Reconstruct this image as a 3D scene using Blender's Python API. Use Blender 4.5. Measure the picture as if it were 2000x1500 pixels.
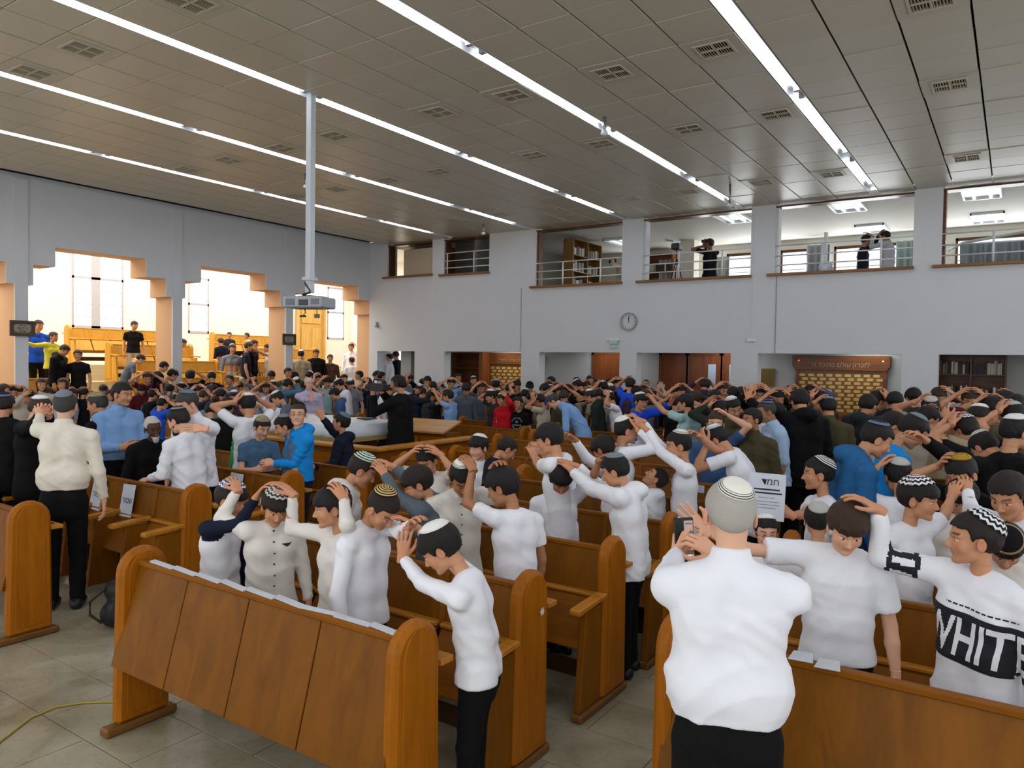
import bpy, bmesh, math, random
import numpy as np
from mathutils import Vector, Matrix
rnd = random.Random(7)
for o in list(bpy.data.objects): bpy.data.objects.remove(o)
SC = bpy.context.scene
COL = SC.collection

# ------------------------------------------------------------------ camera
CH = 2.05                      # the photographer stands on a low step: lens at 2.05 m
FPX = 1452.9
YAW, PITCH, ROLL = math.radians(34.0987), math.radians(1.6648), math.radians(0.9001)
_f = np.array([-math.sin(YAW), math.cos(YAW), 0]); _r = np.array([math.cos(YAW), math.sin(YAW), 0]); _u = np.array([0, 0, 1.])
F2 = _f*math.cos(PITCH) - _u*math.sin(PITCH); U2 = _u*math.cos(PITCH) + _f*math.sin(PITCH)
R3 = _r*math.cos(ROLL) + U2*math.sin(ROLL); U3 = U2*math.cos(ROLL) - _r*math.sin(ROLL)
cam = bpy.data.cameras.new('camera'); cam.sensor_width = 36; cam.lens = FPX/2000*36; cam.clip_end = 200
co = bpy.data.objects.new('camera', cam); COL.objects.link(co)
M = Matrix.Identity(4)
for i in range(3):
    M[i][0] = R3[i]; M[i][1] = U3[i]; M[i][2] = -F2[i]
M[2][3] = CH
co.matrix_world = M; SC.camera = co

# ------------------------------------------------------------------ world, sun, exposure
w = bpy.data.worlds.new('world'); SC.world = w; w.use_nodes = True
bg = w.node_tree.nodes['Background']; bg.inputs['Color'].default_value = (.95, .97, 1.0, 1); bg.inputs['Strength'].default_value = 1.15
vs = SC.view_settings; vs.view_transform = 'Standard'; vs.look = 'None'; vs.exposure = 0.20; vs.gamma = 1; vs.use_curve_mapping = False
def area(name, loc, rot, sx, sy, e, col):
    l = bpy.data.lights.new(name, 'AREA'); l.shape = 'RECTANGLE'; l.size = sx; l.size_y = sy; l.energy = e; l.color = col
    o = bpy.data.objects.new(name, l); COL.objects.link(o); o.location = loc; o.rotation_euler = rot; return o
# unseen area lights added as daylight: under the nave ceiling and behind the photographer
area('nave_fill', (-18.6, 9, 5.55), (0, 0, 0), 4.0, 20.0, 760, (1.0, .985, .96))
area('gallery_window_light', (-4, 20.9, 4.6), (-math.pi/2, 0, 0), 12.0, 1.1, 260, (.95, .98, 1.0))
area('hall_fill', (-3.5, -2.9, 2.9), (math.pi/2, 0, 0), 14.0, 3.2, 70, (.95, .97, 1.0))
for _x in (-11.5, -8.5, -5.5, -2.5): area('corridor_fill', (_x, 16.6, 2.57), (0, 0, 0), .8, .3, 9, (.95, .98, 1.0))  # unseen area lights added to brighten the corridor walls
TUBE, NAVEWIN = 15.0, 5.0
# ------------------------------------------------------------------ measuring: pixel of the photo + a known plane -> point in the hall
def ray(x, y): return R3*(x-1000)/FPX - U3*(y-750)/FPX + F2
C0 = np.array([0, 0, CH])
def atz(x, y, z): d = ray(x, y); return C0 + d*(z-CH)/d[2]
def aty(x, y, Y): d = ray(x, y); return C0 + d*Y/d[1]
def atx(x, y, X): d = ray(x, y); return C0 + d*X/d[0]

# ------------------------------------------------------------------ materials
MATS = {}
def nt(name):
    m = bpy.data.materials.new(name); m.use_nodes = True
    n = m.node_tree; return m, n, n.nodes['Principled BSDF']
def node(n, t, **kw):
    q = n.nodes.new(t)
    for k, v in kw.items():
        if k in q.inputs: q.inputs[k].default_value = v
        else: setattr(q, k, v)
    return q
def c4(c): return (c[0], c[1], c[2], 1)
def hexc(s):
    s = s.lstrip('#'); v = [int(s[i:i+2], 16)/255 for i in (0, 2, 4)]
    return tuple(x/12.92 if x <= .04045 else ((x+.055)/1.055)**2.4 for x in v)
def mat(name, col, rough=.6, metal=0, noise=0, nscale=8, bump=0, bscale=40, spec=.5, stretch=None, coat=0):
    key = name
    if key in MATS: return MATS[key]
    if isinstance(col, str): col = hexc(col)
    m, n, b = nt(name)
    b.inputs['Roughness'].default_value = rough; b.inputs['Metallic'].default_value = metal
    b.inputs['Specular IOR Level'].default_value = spec; b.inputs['Coat Weight'].default_value = coat
    b.inputs['Base Color'].default_value = c4(col)
    tc = node(n, 'ShaderNodeTexCoord'); mp = node(n, 'ShaderNodeMapping')
    n.links.new(tc.outputs['Object'], mp.inputs[0])
    if stretch: mp.inputs['Scale'].default_value = stretch
    if noise:
        t = node(n, 'ShaderNodeTexNoise', Scale=nscale, Detail=4.0); n.links.new(mp.outputs[0], t.inputs['Vector'])
        mx = node(n, 'ShaderNodeMix', data_type='RGBA'); n.links.new(t.outputs['Fac'], mx.inputs[0])
        mx.inputs[6].default_value = c4([x*(1-noise) for x in col]); mx.inputs[7].default_value = c4([min(1, x*(1+noise)) for x in col])
        n.links.new(mx.outputs[2], b.inputs['Base Color'])
    if bump:
        t = node(n, 'ShaderNodeTexNoise', Scale=bscale, Detail=3.0); n.links.new(mp.outputs[0], t.inputs['Vector'])
        bp = node(n, 'ShaderNodeBump', Strength=bump, Distance=.01); n.links.new(t.outputs['Fac'], bp.inputs['Height'])
        n.links.new(bp.outputs[0], b.inputs['Normal'])
    MATS[key] = m; return m
def emis(name, col, s):
    if name in MATS: return MATS[name]
    m, n, b = nt(name); b.inputs['Base Color'].default_value = (0, 0, 0, 1)
    b.inputs['Emission Color'].default_value = c4(hexc(col) if isinstance(col, str) else col); b.inputs['Emission Strength'].default_value = s
    MATS[name] = m; return m
def wood(name, c1, c2, rough=.3, axis='Z', scale=1.0, coat=.3):
    if name in MATS: return MATS[name]
    m, n, b = nt(name); c1, c2 = hexc(c1), hexc(c2)
    tc = node(n, 'ShaderNodeTexCoord'); mp = node(n, 'ShaderNodeMapping'); n.links.new(tc.outputs['Object'], mp.inputs[0])
    mp.inputs['Scale'].default_value = {'Z': (9*scale, 9*scale, .8*scale), 'X': (.8*scale, 9*scale, 9*scale), 'Y': (9*scale, .8*scale, 9*scale)}[axis]
    oi = node(n, 'ShaderNodeObjectInfo'); ad = node(n, 'ShaderNodeVectorMath', operation='ADD')
    n.links.new(mp.outputs[0], ad.inputs[0]); cv = node(n, 'ShaderNodeMath', operation='MULTIPLY'); cv.inputs[1].default_value = 37.
    n.links.new(oi.outputs['Random'], cv.inputs[0]); n.links.new(cv.outputs[0], ad.inputs[1])
    t = node(n, 'ShaderNodeTexNoise', Scale=1.6, Detail=5.0, Distortion=1.2); n.links.new(ad.outputs[0], t.inputs['Vector'])
    t2 = node(n, 'ShaderNodeTexNoise', Scale=9.0, Detail=3.0, Distortion=.4); n.links.new(ad.outputs[0], t2.inputs['Vector'])
    mm = node(n, 'ShaderNodeMath', operation='MULTIPLY_ADD'); mm.inputs[1].default_value = .35; n.links.new(t2.outputs['Fac'], mm.inputs[0]); n.links.new(t.outputs['Fac'], mm.inputs[2])
    cr = node(n, 'ShaderNodeValToRGB'); n.links.new(mm.outputs[0], cr.inputs[0])
    cr.color_ramp.elements[0].position = .35; cr.color_ramp.elements[0].color = c4(c2)
    cr.color_ramp.elements[1].position = .95; cr.color_ramp.elements[1].color = c4(c1)
    n.links.new(cr.outputs[0], b.inputs['Base Color']); b.inputs['Roughness'].default_value = rough; b.inputs['Coat Weight'].default_value = coat
    b.inputs['Coat Roughness'].default_value = .2; b.inputs['Specular IOR Level'].default_value = .14
    bp = node(n, 'ShaderNodeBump', Strength=.06, Distance=.004); n.links.new(t2.outputs['Fac'], bp.inputs['Height']); n.links.new(bp.outputs[0], b.inputs['Normal'])
    MATS[name] = m; return m

# ------------------------------------------------------------------ mesh helpers
class MB:
    """collects simple solids; build() links them as one mesh object"""
    def __init__(s): s.v = []; s.f = []; s.mi = []; s.m = 0
    def add(s, v, f):
        o = len(s.v); s.v += [tuple(p) for p in v]; s.f += [tuple(i+o for i in q) for q in f]; s.mi += [s.m]*len(f); return s
    def box(s, x0, x1, y0, y1, z0, z1):
        return s.add([(x0,y0,z0),(x1,y0,z0),(x1,y1,z0),(x0,y1,z0),(x0,y0,z1),(x1,y0,z1),(x1,y1,z1),(x0,y1,z1)],
                     [(0,3,2,1),(4,5,6,7),(0,1,5,4),(1,2,6,5),(2,3,7,6),(3,0,4,7)])
    def prism(s, pts, axis, a, b):
        """polygon pts (2D) extruded along axis from a to b; for x: (y,z) y: (x,z) z: (x,y)"""
        n = len(pts); mk = {'x': lambda p, t: (t, p[0], p[1]), 'y': lambda p, t: (p[0], t, p[1]), 'z': lambda p, t: (p[0], p[1], t)}[axis]
        v = [mk(p, a) for p in pts] + [mk(p, b) for p in pts]
        return s.add(v, [tuple(range(n))[::-1], tuple(range(n, 2*n))] + [(i, (i+1) % n, n+(i+1) % n, n+i) for i in range(n)])
    def tube(s, pts, r, n=8, r2=None):
        pts = [Vector(p) for p in pts]; rings = []
        up = Vector((0, 0, 1)); k = len(pts)
        for i, p in enumerate(pts):
            d = (pts[min(i+1, k-1)] - pts[max(i-1, 0)]).normalized()
            a = d.cross(up) if abs(d.dot(up)) < .95 else d.cross(Vector((1, 0, 0))); a.normalize(); b = d.cross(a).normalized()
            rr = r if r2 is None else r + (r2-r)*i/(k-1)
            rings.append([p + (a*math.cos(t*2*math.pi/n) + b*math.sin(t*2*math.pi/n))*rr for t in range(n)])
        v = [q for g in rings for q in g]; f = [tuple(range(n))[::-1], tuple(range((k-1)*n, k*n))]
        for i in range(k-1):
            for t in range(n): f.append((i*n+t, i*n+(t+1) % n, (i+1)*n+(t+1) % n, (i+1)*n+t))
        return s.add(v, f)
    def lathe(s, prof, c=(0, 0, 0), n=16):
        v = []; f = []
        for r, z in prof:
            for t in range(n): a = 2*math.pi*t/n; v.append((c[0]+r*math.cos(a), c[1]+r*math.sin(a), c[2]+z))
        for i in range(len(prof)-1):
            for t in range(n): f.append((i*n+t, i*n+(t+1) % n, (i+1)*n+(t+1) % n, (i+1)*n+t))
        f.append(tuple(range(n))[::-1]); f.append(tuple(range((len(prof)-1)*n, len(prof)*n)))
        return s.add(v, f)
    def mesh(s, name, mats, bevel=0, smooth=False):
        me = bpy.data.meshes.new(name); me.from_pydata(s.v, [], s.f)
        for m in (mats if isinstance(mats, (list, tuple)) else [mats]): me.materials.append(m)
        me.polygons.foreach_set('material_index', s.mi)
        bm = bmesh.new(); bm.from_mesh(me); bmesh.ops.recalc_face_normals(bm, faces=bm.faces)
        if bevel: bmesh.ops.bevel(bm, geom=[e for e in bm.edges if e.calc_face_angle(0) > .6], offset=bevel, segments=1, affect='EDGES', profile=.5)
        bm.to_mesh(me); bm.free()
        if smooth: me.polygons.foreach_set('use_smooth', [True]*len(me.polygons))
        me.update(); return me
    def build(s, name, mats, parent=None, bevel=0, smooth=False, loc=(0, 0, 0), rz=0):
        return link(name, s.mesh(name, mats, bevel, smooth), parent, loc, rz)
def link(name, me, parent=None, loc=(0, 0, 0), rz=0):
    o = bpy.data.objects.new(name, me); COL.objects.link(o); o.location = loc; o.rotation_euler = (0, 0, rz)
    if parent is not None: o.parent = parent
    return o
def tag(o, label=None, cat=None, group=None, kind=None):
    if label: o['label'] = label
    if cat: o['category'] = cat
    if group: o['group'] = group
    if kind: o['kind'] = kind
    return o
def empty(name, loc=(0, 0, 0), rz=0, label=None, cat=None, group=None, kind=None):
    o = bpy.data.objects.new(name, None); COL.objects.link(o); o.location = loc; o.rotation_euler = (0, 0, rz); o.empty_display_size = .1
    return tag(o, label, cat, group, kind)
def copy_tree(o, parent=None):
    c = o.copy(); COL.objects.link(c)
    if parent is not None: c.parent = parent
    for ch in list(o.children): copy_tree(ch, c)
    return c
def text_obj(name, s, size, m, parent, loc, rot, extr=.002, align='CENTER'):
    cu = bpy.data.curves.new(name, 'FONT'); cu.body = s; cu.size = size; cu.extrude = extr; cu.align_x = align; cu.align_y = 'CENTER'
    cu.resolution_u = 2
    t = bpy.data.objects.new(name, cu); COL.objects.link(t)
    dg = bpy.context.evaluated_depsgraph_get(); me = bpy.data.meshes.new_from_object(t.evaluated_get(dg))
    bpy.data.objects.remove(t); bpy.data.curves.remove(cu)
    me.materials.clear(); me.materials.append(m)
    o = bpy.data.objects.new(name, me); COL.objects.link(o); o.parent = parent; o.location = loc; o.rotation_euler = rot
    return o
# ------------------------------------------------------------------ organic shapes: distance fields meshed with surface nets
def smin(a, b, k):
    if k <= 0: return np.minimum(a, b)
    h = np.clip(.5 + .5*(b-a)/k, 0, 1)
    return b + (a-b)*h - k*h*(1-h)
class Field:
    def __init__(s, lo, hi, h):
        s.lo = np.array(lo, float); s.h = h; s.n = np.maximum(np.ceil((np.array(hi)-s.lo)/h).astype(int)+2, 4)
        s.D = np.full(s.n, 1.0, np.float32)
        s.ax = [s.lo[i] + h*np.arange(s.n[i]) for i in range(3)]
    def sl(s, lo, hi):
        a = np.clip(np.floor((np.array(lo)-s.lo)/s.h).astype(int), 0, s.n); b = np.clip(np.ceil((np.array(hi)-s.lo)/s.h).astype(int)+1, 0, s.n)
        return tuple(slice(int(x), int(y)) for x, y in zip(a, b))
    def pts(s, q): return s.ax[0][q[0]][:, None, None], s.ax[1][q[1]][None, :, None], s.ax[2][q[2]][None, None, :]
    def put(s, q, d, k, sub):
        if sub: s.D[q] = -smin(-s.D[q], d, k)
        else: s.D[q] = smin(s.D[q], d, k)
    def cone(s, a, b, ra, rb, k=.02, sub=False, cutb=None, cuta=None, sx=None):
        a = np.array(a, float); b = np.array(b, float); R = max(ra, rb) + k + 2*s.h
        q = s.sl(np.minimum(a, b)-R, np.maximum(a, b)+R)
        if min(x.stop-x.start for x in q) <= 0: return s
        X, Y, Z = s.pts(q); u = b-a; L2 = float(u@u) or 1e-9
        px, py, pz = X-a[0], Y-a[1], Z-a[2]
        t = np.clip((px*u[0]+py*u[1]+pz*u[2])/L2, 0, 1)
        d = np.sqrt((px-t*u[0])**2+(py-t*u[1])**2+(pz-t*u[2])**2) - (ra + (rb-ra)*t)
        if cutb is not None or cuta is not None:
            L = math.sqrt(L2); e = (px*u[0]+py*u[1]+pz*u[2])/L
            if cutb is not None: d = np.maximum(d, e - L - cutb)
            if cuta is not None: d = np.maximum(d, -e - cuta)
        s.put(q, d, k, sub); return s
    def ell(s, c, r, k=.02, sub=False, rot=None):
        c = np.array(c, float); r = np.array(r, float); R = r.max() + k + 2*s.h
        q = s.sl(c-R, c+R)
        if min(x.stop-x.start for x in q) <= 0: return s
        X, Y, Z = s.pts(q); p = [X-c[0]+0*Y+0*Z, Y-c[1]+0*X+0*Z, Z-c[2]+0*X+0*Y]
        if rot is not None: p = [rot[0][i]*p[0]+rot[1][i]*p[1]+rot[2][i]*p[2] for i in range(3)]
        k0 = np.sqrt((p[0]/r[0])**2+(p[1]/r[1])**2+(p[2]/r[2])**2)+1e-9
        k1 = np.sqrt((p[0]/r[0]**2)**2+(p[1]/r[1]**2)**2+(p[2]/r[2]**2)**2)+1e-9
        s.put(q, k0*(k0-1)/k1, k, sub); return s
    def plane(s, p, n):
        """keep the side the normal points away from"""
        n = np.array(n, float); n /= np.linalg.norm(n); X, Y, Z = s.ax[0][:, None, None], s.ax[1][None, :, None], s.ax[2][None, None, :]
        s.D = np.maximum(s.D, ((X-p[0])*n[0]+(Y-p[1])*n[1]+(Z-p[2])*n[2])).astype(np.float32); return s
    def nets(s):
        D = s.D; D[0] = D[-1] = 1; D[:, 0] = D[:, -1] = 1; D[:, :, 0] = D[:, :, -1] = 1
        S = D < 0; c = S[:-1].astype(np.uint8) + S[1:]
        c = c[:, :-1] + c[:, 1:]; c = c[:, :, :-1] + c[:, :, 1:]
        A = (c > 0) & (c < 8); idx = np.argwhere(A)
        if len(idx) == 0: return np.zeros((0, 3)), np.zeros((0, 4), int)
        I, J, K = idx.T; co = [(i, j, k) for i in (0, 1) for j in (0, 1) for k in (0, 1)]
        val = {q: D[I+q[0], J+q[1], K+q[2]] for q in co}
        acc = np.zeros((len(idx), 3)); cnt = np.zeros(len(idx))
        for q in co:
            for a in range(3):
                if q[a] == 0:
                    e = list(q); e[a] = 1; e = tuple(e); v0, v1 = val[q], val[e]; m = (v0 < 0) != (v1 < 0)
                    t = np.where(m, v0/np.where(m, v0-v1, 1), 0); P = np.repeat(np.array([q], float), len(idx), 0); P[:, a] = t
                    acc += P*m[:, None]; cnt += m
        V = (idx + acc/cnt[:, None])*s.h + s.lo
        N = np.full(A.shape, -1, np.int64); N[I, J, K] = np.arange(len(idx)); F = []
        for a in range(3):
            b, c2 = (a+1) % 3, (a+2) % 3
            s0 = [slice(None)]*3; s1 = [slice(None)]*3; s0[a] = slice(0, -1); s1[a] = slice(1, None)
            X = S[tuple(s0)] != S[tuple(s1)]; e = np.argwhere(X)
            e = e[(e[:, b] > 0) & (e[:, c2] > 0) & (e[:, b] < s.n[b]-1) & (e[:, c2] < s.n[c2]-1)]
            def cell(db, dc): g = e.copy(); g[:, b] -= db; g[:, c2] -= dc; return N[g[:, 0], g[:, 1], g[:, 2]]
            Q = np.stack([cell(1, 1), cell(0, 1), cell(0, 0), cell(1, 0)], 1)
            fl = ~S[e[:, 0], e[:, 1], e[:, 2]]; Q[fl] = Q[fl][:, ::-1]; F.append(Q)
        F = np.concatenate(F); F = F[(F >= 0).all(1)]
        return V, F
def vnormals(V, F):
    n = np.cross(V[F[:, 2]]-V[F[:, 0]], V[F[:, 3]]-V[F[:, 1]]); N = np.zeros_like(V)
    for i in range(4):
        for a in range(3): N[:, a] += np.bincount(F[:, i], n[:, a], len(V))
    return N/(np.linalg.norm(N, axis=1, keepdims=True)+1e-12)
def relax(V, F, it=1, w=.5):
    for _ in range(it):
        S = np.zeros_like(V); c = np.zeros(len(V))
        for i in range(4):
            j = F[:, (i+1) % 4]; k = F[:, i]
            for a in range(3): S[:, a] += np.bincount(k, V[j, a], len(V)) + np.bincount(j, V[k, a], len(V))
            c += np.bincount(k, minlength=len(V)) + np.bincount(j, minlength=len(V))
        V = V*(1-w) + w*S/np.maximum(c, 1)[:, None]
    return V
def npmesh(name, V, F, mats, tint=None, mi=None, uv=None):
    me = bpy.data.meshes.new(name); nv, nf = len(V), len(F)
    me.vertices.add(nv); me.vertices.foreach_set('co', np.asarray(V, np.float32).ravel())
    me.loops.add(nf*4); me.loops.foreach_set('vertex_index', np.asarray(F, np.int32).ravel())
    me.polygons.add(nf); me.polygons.foreach_set('loop_start', np.arange(0, nf*4, 4, dtype=np.int32))
    try: me.polygons.foreach_set('loop_total', np.full(nf, 4, np.int32))
    except Exception: pass
    me.polygons.foreach_set('use_smooth', np.ones(nf, bool))
    if mi is not None: me.polygons.foreach_set('material_index', np.asarray(mi, np.int32))
    for m in (mats if isinstance(mats, (list, tuple)) else [mats]): me.materials.append(m)
    if tint is not None:
        at = me.color_attributes.new('tint', 'FLOAT_COLOR', 'POINT'); c = np.ones((nv, 4), np.float32); c[:, :3] = tint; at.data.foreach_set('color', c.ravel())
    if uv is not None:
        at = me.attributes.new('cap', 'FLOAT_VECTOR', 'POINT'); at.data.foreach_set('vector', np.asarray(uv, np.float32).ravel())
    me.update(calc_edges=True); return me

# ------------------------------------------------------------------ heads (unit: head height 1, origin at cranium centre, x right, y face, z up)
def head_template(h, kid):
    f = Field((-.5, -.62, -.95), (.5, .68, .62), h)
    f.ell((0, -.06, .13), (.325, .40, .345), 0)                     # cranium
    f.ell((0, .10, -.10), (.262, .27, .34), .06)                    # face mass
    jw = .20 if kid else .225
    f.cone((-.13, .06, -.27), (-.06, .22, -.36), .11 if kid else .125, .085, .06); f.cone((.13, .06, -.27), (.06, .22, -.36), .11 if kid else .125, .085, .06)
    f.ell((0, .275, -.395), (.085, .07, .07), .05)                  # chin
    f.ell((-.155, .215, -.13), (.10, .09, .12), .06); f.ell((.155, .215, -.13), (.10, .09, .12), .06)   # cheeks
    f.cone((-.19, .27, .075), (-.05, .335, .07), .03, .032, .05); f.cone((.19, .27, .075), (.05, .335, .07), .03, .032, .05)   # brow
    f.ell((-.128, .37, -.005), (.075, .075, .045), .035, sub=True); f.ell((.128, .37, -.005), (.075, .075, .045), .035, sub=True)  # sockets
    f.cone((0, .335, .04), (0, .425, -.125), .022, .038, .03); f.ell((-.042, .385, -.145), (.028, .04, .026), .015); f.ell((.042, .385, -.145), (.028, .04, .026), .015)
    f.cone((-.065, .325, -.235), (.065, .325, -.235), .021, .021, .014); f.cone((-.052, .32, -.268), (.052, .32, -.268), .026, .026, .014)
    f.cone((-.08, .375, -.252), (.08, .375, -.252), .006, .006, .008, sub=True)
    for sx in (-1, 1):
        f.ell((sx*.125, .285, -.005), (.058, .058, .05), 0)          # eyes and lids
        f.ell((sx*.335, -.04, -.05), (.032, .085, .135), .012)
        f.ell((sx*.365, -.02, -.03), (.025, .045, .075), .012, sub=True)
    nr = .165 if kid else .20
    f.cone((0, -.09, -.18), (0, -.13, -.46), nr+.02, nr, .05)
    f.plane((0, 0, -.46), (0, 0, -1))
    V, F = f.nets()
    T = np.ones((len(V), 3)); x, y, z = np.abs(V[:, 0]), V[:, 1], V[:, 2]
    lip = (x < .095) & (y > .29) & (z < -.215) & (z > -.295); T[lip] = (1.0, .74, .70)
    br = (x > .045) & (x < .215) & (y > .22) & (np.abs(z - .085 - .03*np.sin((x-.04)*14)) < .022); T[br] = (.30, .22, .18)
    e = (((x-.125)/.066)**2 + ((z+.005)/.030)**2 < 1) & (y > .22); T[e] = (1.35, 1.6, 1.9)
    i = (((x-.125)/.027)**2 + ((z+.005)/.030)**2 < 1) & (y > .22); T[i] = (.10, .06, .05)
    lash = (((x-.125)/.078)**2 + ((z-.002)/.042)**2 < 1) & (y > .22) & ~e & (z > .008); T[lash] = (.45, .34, .30)
    ck = np.exp(-(((x-.17)/.09)**2+((z+.13)/.09)**2))*(y > .1); T *= 1 - ck[:, None]*np.array([0, .12, .12])
    er = (x > .31); T[er] *= (1.0, .86, .84)
    return V, F, T
def hair_template(h, style):
    f = Field((-.6, -.75, -1.2 if style == 'long' else -.62), (.6, .62, .72), h)
    t = {'buzz': .015, 'crop': .045, 'full': .075, 'long': .07, 'grey': .022, 'curly': .085, 'bald': .012}[style]
    f.ell((0, -.06, .13), (.325+t, .40+t, .345+t), 0)
    if style in ('full', 'curly'):
        f.cone((-.16, .30, .24), (.16, .30, .24), .075, .075, .05); f.ell((0, -.30, -.03), (.26, .17, .2), .06)
    elif style != 'bald': f.ell((0, -.28, -.03), (.24+t, .15+t, .2), .06)
    if style == 'long': f.cone((0, -.26, 0), (0, -.30, -.85), .30, .20, .08); f.cone((-.28, .05, .1), (-.25, .02, -.6), .09, .07, .06); f.cone((.28, .05, .1), (.25, .02, -.6), .09, .07, .06)
    X, Y, Z = np.meshgrid(*f.ax, indexing='ij')
    if style == 'curly': f.D = f.D + .022*np.sin(X*34+np.sin(Z*25))*np.sin(Y*31+np.cos(X*19))*np.sin(Z*36)
    elif style in ('crop', 'full', 'long'): f.D = f.D + (.008*np.sin(X*44+3*np.sin(Z*9))*np.cos(Y*17+2*np.sin(X*11)+Z*5)).astype(np.float32)
    # hairline: above brow line in front, above/behind the ears, down to the nape
    fr = .235 if style not in ('full', 'curly') else .13
    if style == 'grey': fr = .30
    lx = np.abs(X)
    ang = np.clip((Y+.02)/.30, -1, 1)                                # -1 back, 1 front
    line = np.where(ang > 0, .02 + (fr-.02)*np.clip(ang*1.6, 0, 1)**1.2, .02 + (-.36-.02)*np.clip(-ang*2.2, 0, 1)**.8)
    if style == 'bald': line = line + np.where(ang > 0, .0, 0); cutb = (Z - .20); 
    side = np.exp(-((Y-.10)/.045)**2)*(lx > .22)*.13                  # sideburns
    if style == 'long': line = np.where(ang > .35, line, -9)
    nz = .014*np.sin(X*60)*np.sin(Y*50+1) + .030*np.sin(X*17+2)*np.sin(Y*5+1) if style in ('full', 'crop', 'curly') else 0
    f.D = np.maximum(f.D, (line - side*(style != 'long') - Z + nz)*.8).astype(np.float32)
    if style == 'bald': f.D = np.maximum(f.D, (Z-.16)*.8).astype(np.float32)
    f.D = np.maximum(f.D, -( np.sqrt(((lx-.36)/.07)**2+((Y+.03)/.085)**2+((Z+.05)/.15)**2)-1)*.08).astype(np.float32) if style != 'long' else f.D
    return f.nets()
def kippah_template(theta, tilt, side=0, rise=.06, dome=0, n=28, m=7):
    """cap sitting on the hair: rings of polar angle 0..theta round an axis tilted back"""
    V = []; UV = []; c = np.array([0, -.06, .13])
    ax = np.array([math.sin(side), -math.sin(tilt), math.cos(tilt)*math.cos(side)]); ax /= np.linalg.norm(ax)
    e1 = np.cross([0, 1, 0.2], ax); e1 /= np.linalg.norm(e1); e2 = np.cross(ax, e1)
    rad = lambda d: 1/math.sqrt((d[0]/.325)**2+(d[1]/.40)**2+(d[2]/.345)**2)
    def pt(ph, a, off): d = ax*math.cos(a) + (e1*math.cos(ph)+e2*math.sin(ph))*math.sin(a); return c + d*(rad(d)+off)
    for k, (fr, off) in enumerate([(i/(m-1), rise+dome*(1-(i/(m-1))**2)*.0+.012) for i in range(m)] + [(1.0, rise-.02), (.93, rise-.025)]):
        for j in range(n):
            ph = 2*math.pi*j/n; o = off + (dome*math.sin(min(1, fr*1.1)*math.pi)*.5 if k < m else 0) ; V.append(pt(ph, max(fr, .02)*theta, o)); UV.append((fr, j/n if j < n/2 else j/n, ph/(2*math.pi)))
    F = []
    for k in range(m+1):
        for j in range(n): F.append((k*n+j, (k+1)*n+j, (k+1)*n+(j+1) % n, k*n+(j+1) % n))
    V.append(pt(0, 0, rise+.012)); UV.append((0, 0, 0)); a = len(V)-1
    for j in range(0, n, 2): F.append((a, j, (j+1) % n, (j+2) % n))
    return np.array(V), np.array(F), np.array(UV), (c, ax, e1, e2)

# ------------------------------------------------------------------ hands (right hand; wrist at origin, fingers +y, back of hand +z, thumb towards -x; metres, adult)
def hand_template(h, pose):
    f = Field((-.13, -.05, -.13), (.11, .24, .07), h)
    curve, spread, th = {'cup': (.40, .15, .55), 'flat': (.10, .10, .4), 'grip': (.75, .03, .9), 'relax': (.42, .03, .25), 'open': (.12, .20, .8)}[pose]
    f.cone((-.008, -.03, 0), (-.010, .0, 0), .025, .025, .0, cuta=0); f.cone((.010, -.03, 0), (.010, .0, 0), .023, .023, .01, cuta=0)
    base = [(-.031, .088, .0), (-.010, .094, .003), (.012, .090, .002), (.032, .080, -.003)]
    for b in base: f.cone((b[0]*.45, .012, 0), b, .0155, .0115, .012)
    LN = [(.042, .026, .022), (.047, .030, .024), (.043, .027, .023), (.034, .021, .020)]
    for i, (b, L) in enumerate(zip(base, LN)):
        p = np.array(b); sp = (-1.5+i)*spread*.55; a = curve*.55; r = .0098 if i < 3 else .0088
        for s, l in enumerate(L):
            d = np.array([math.sin(sp)*math.cos(a), math.cos(sp)*math.cos(a), -math.sin(a)]); q = p + d*l
            f.cone(p, q, r, r*.93, .003); p = q; a += curve*(1.0 if s == 0 else .9); r *= .93
    p = np.array([-.020, .018, -.006]); q = p + np.array([-.030, .032, -.014])*(1+.15*th); f.cone(p, q, .0165, .0125, .010)
    q2 = q + np.array([-.020*th-.004, .027, -.008]); f.cone(q, q2, .0115, .0105, .004)
    q3 = q2 + np.array([-.004*th+.002, .025, -.007]); f.cone(q2, q3, .0105, .0085, .003)
    V, F = f.nets(); return V, F
_T = {}
def tmpl(kind, *a):
    k = (kind,)+a
    if k not in _T: _T[k] = {'head': head_template, 'hair': hair_template, 'kip': kippah_template, 'hand': hand_template}[kind](*a)
    return _T[k]
# ------------------------------------------------------------------ people
def skin(tone):
    k = 'skin_'+tone
    if k in MATS: return MATS[k]
    m, n, b = nt(k); a = node(n, 'ShaderNodeAttribute', attribute_name='tint'); mx = node(n, 'ShaderNodeMix', data_type='RGBA', blend_type='MULTIPLY'); mx.inputs[0].default_value = 1
    mx.inputs[6].default_value = c4(hexc({'fair': 'd9a88a', 'tan': 'c28c69', 'olive': 'a97653', 'brown': '85583b', 'dark': '553525'}[tone])); n.links.new(a.outputs['Color'], mx.inputs[7]); n.links.new(mx.outputs[2], b.inputs['Base Color'])
    b.inputs['Roughness'].default_value = .55; b.inputs['Specular IOR Level'].default_value = .35; b.inputs['Subsurface Weight'].default_value = 0
    MATS[k] = m; return m
HAIRC = {'black': '120d0b', 'dark': '1f1510', 'brown': '3a2618', 'light': '6a4c31', 'lgrey': 'b0aca4', 'grey': '8f8c86', 'white': 'c9c6c1', 'dgrey': '3c3937'}
def hairm(c): return mat('hair_'+c, HAIRC[c], .55, bump=.5, bscale=60, stretch=(3, 3, .6), spec=.35)
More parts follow.
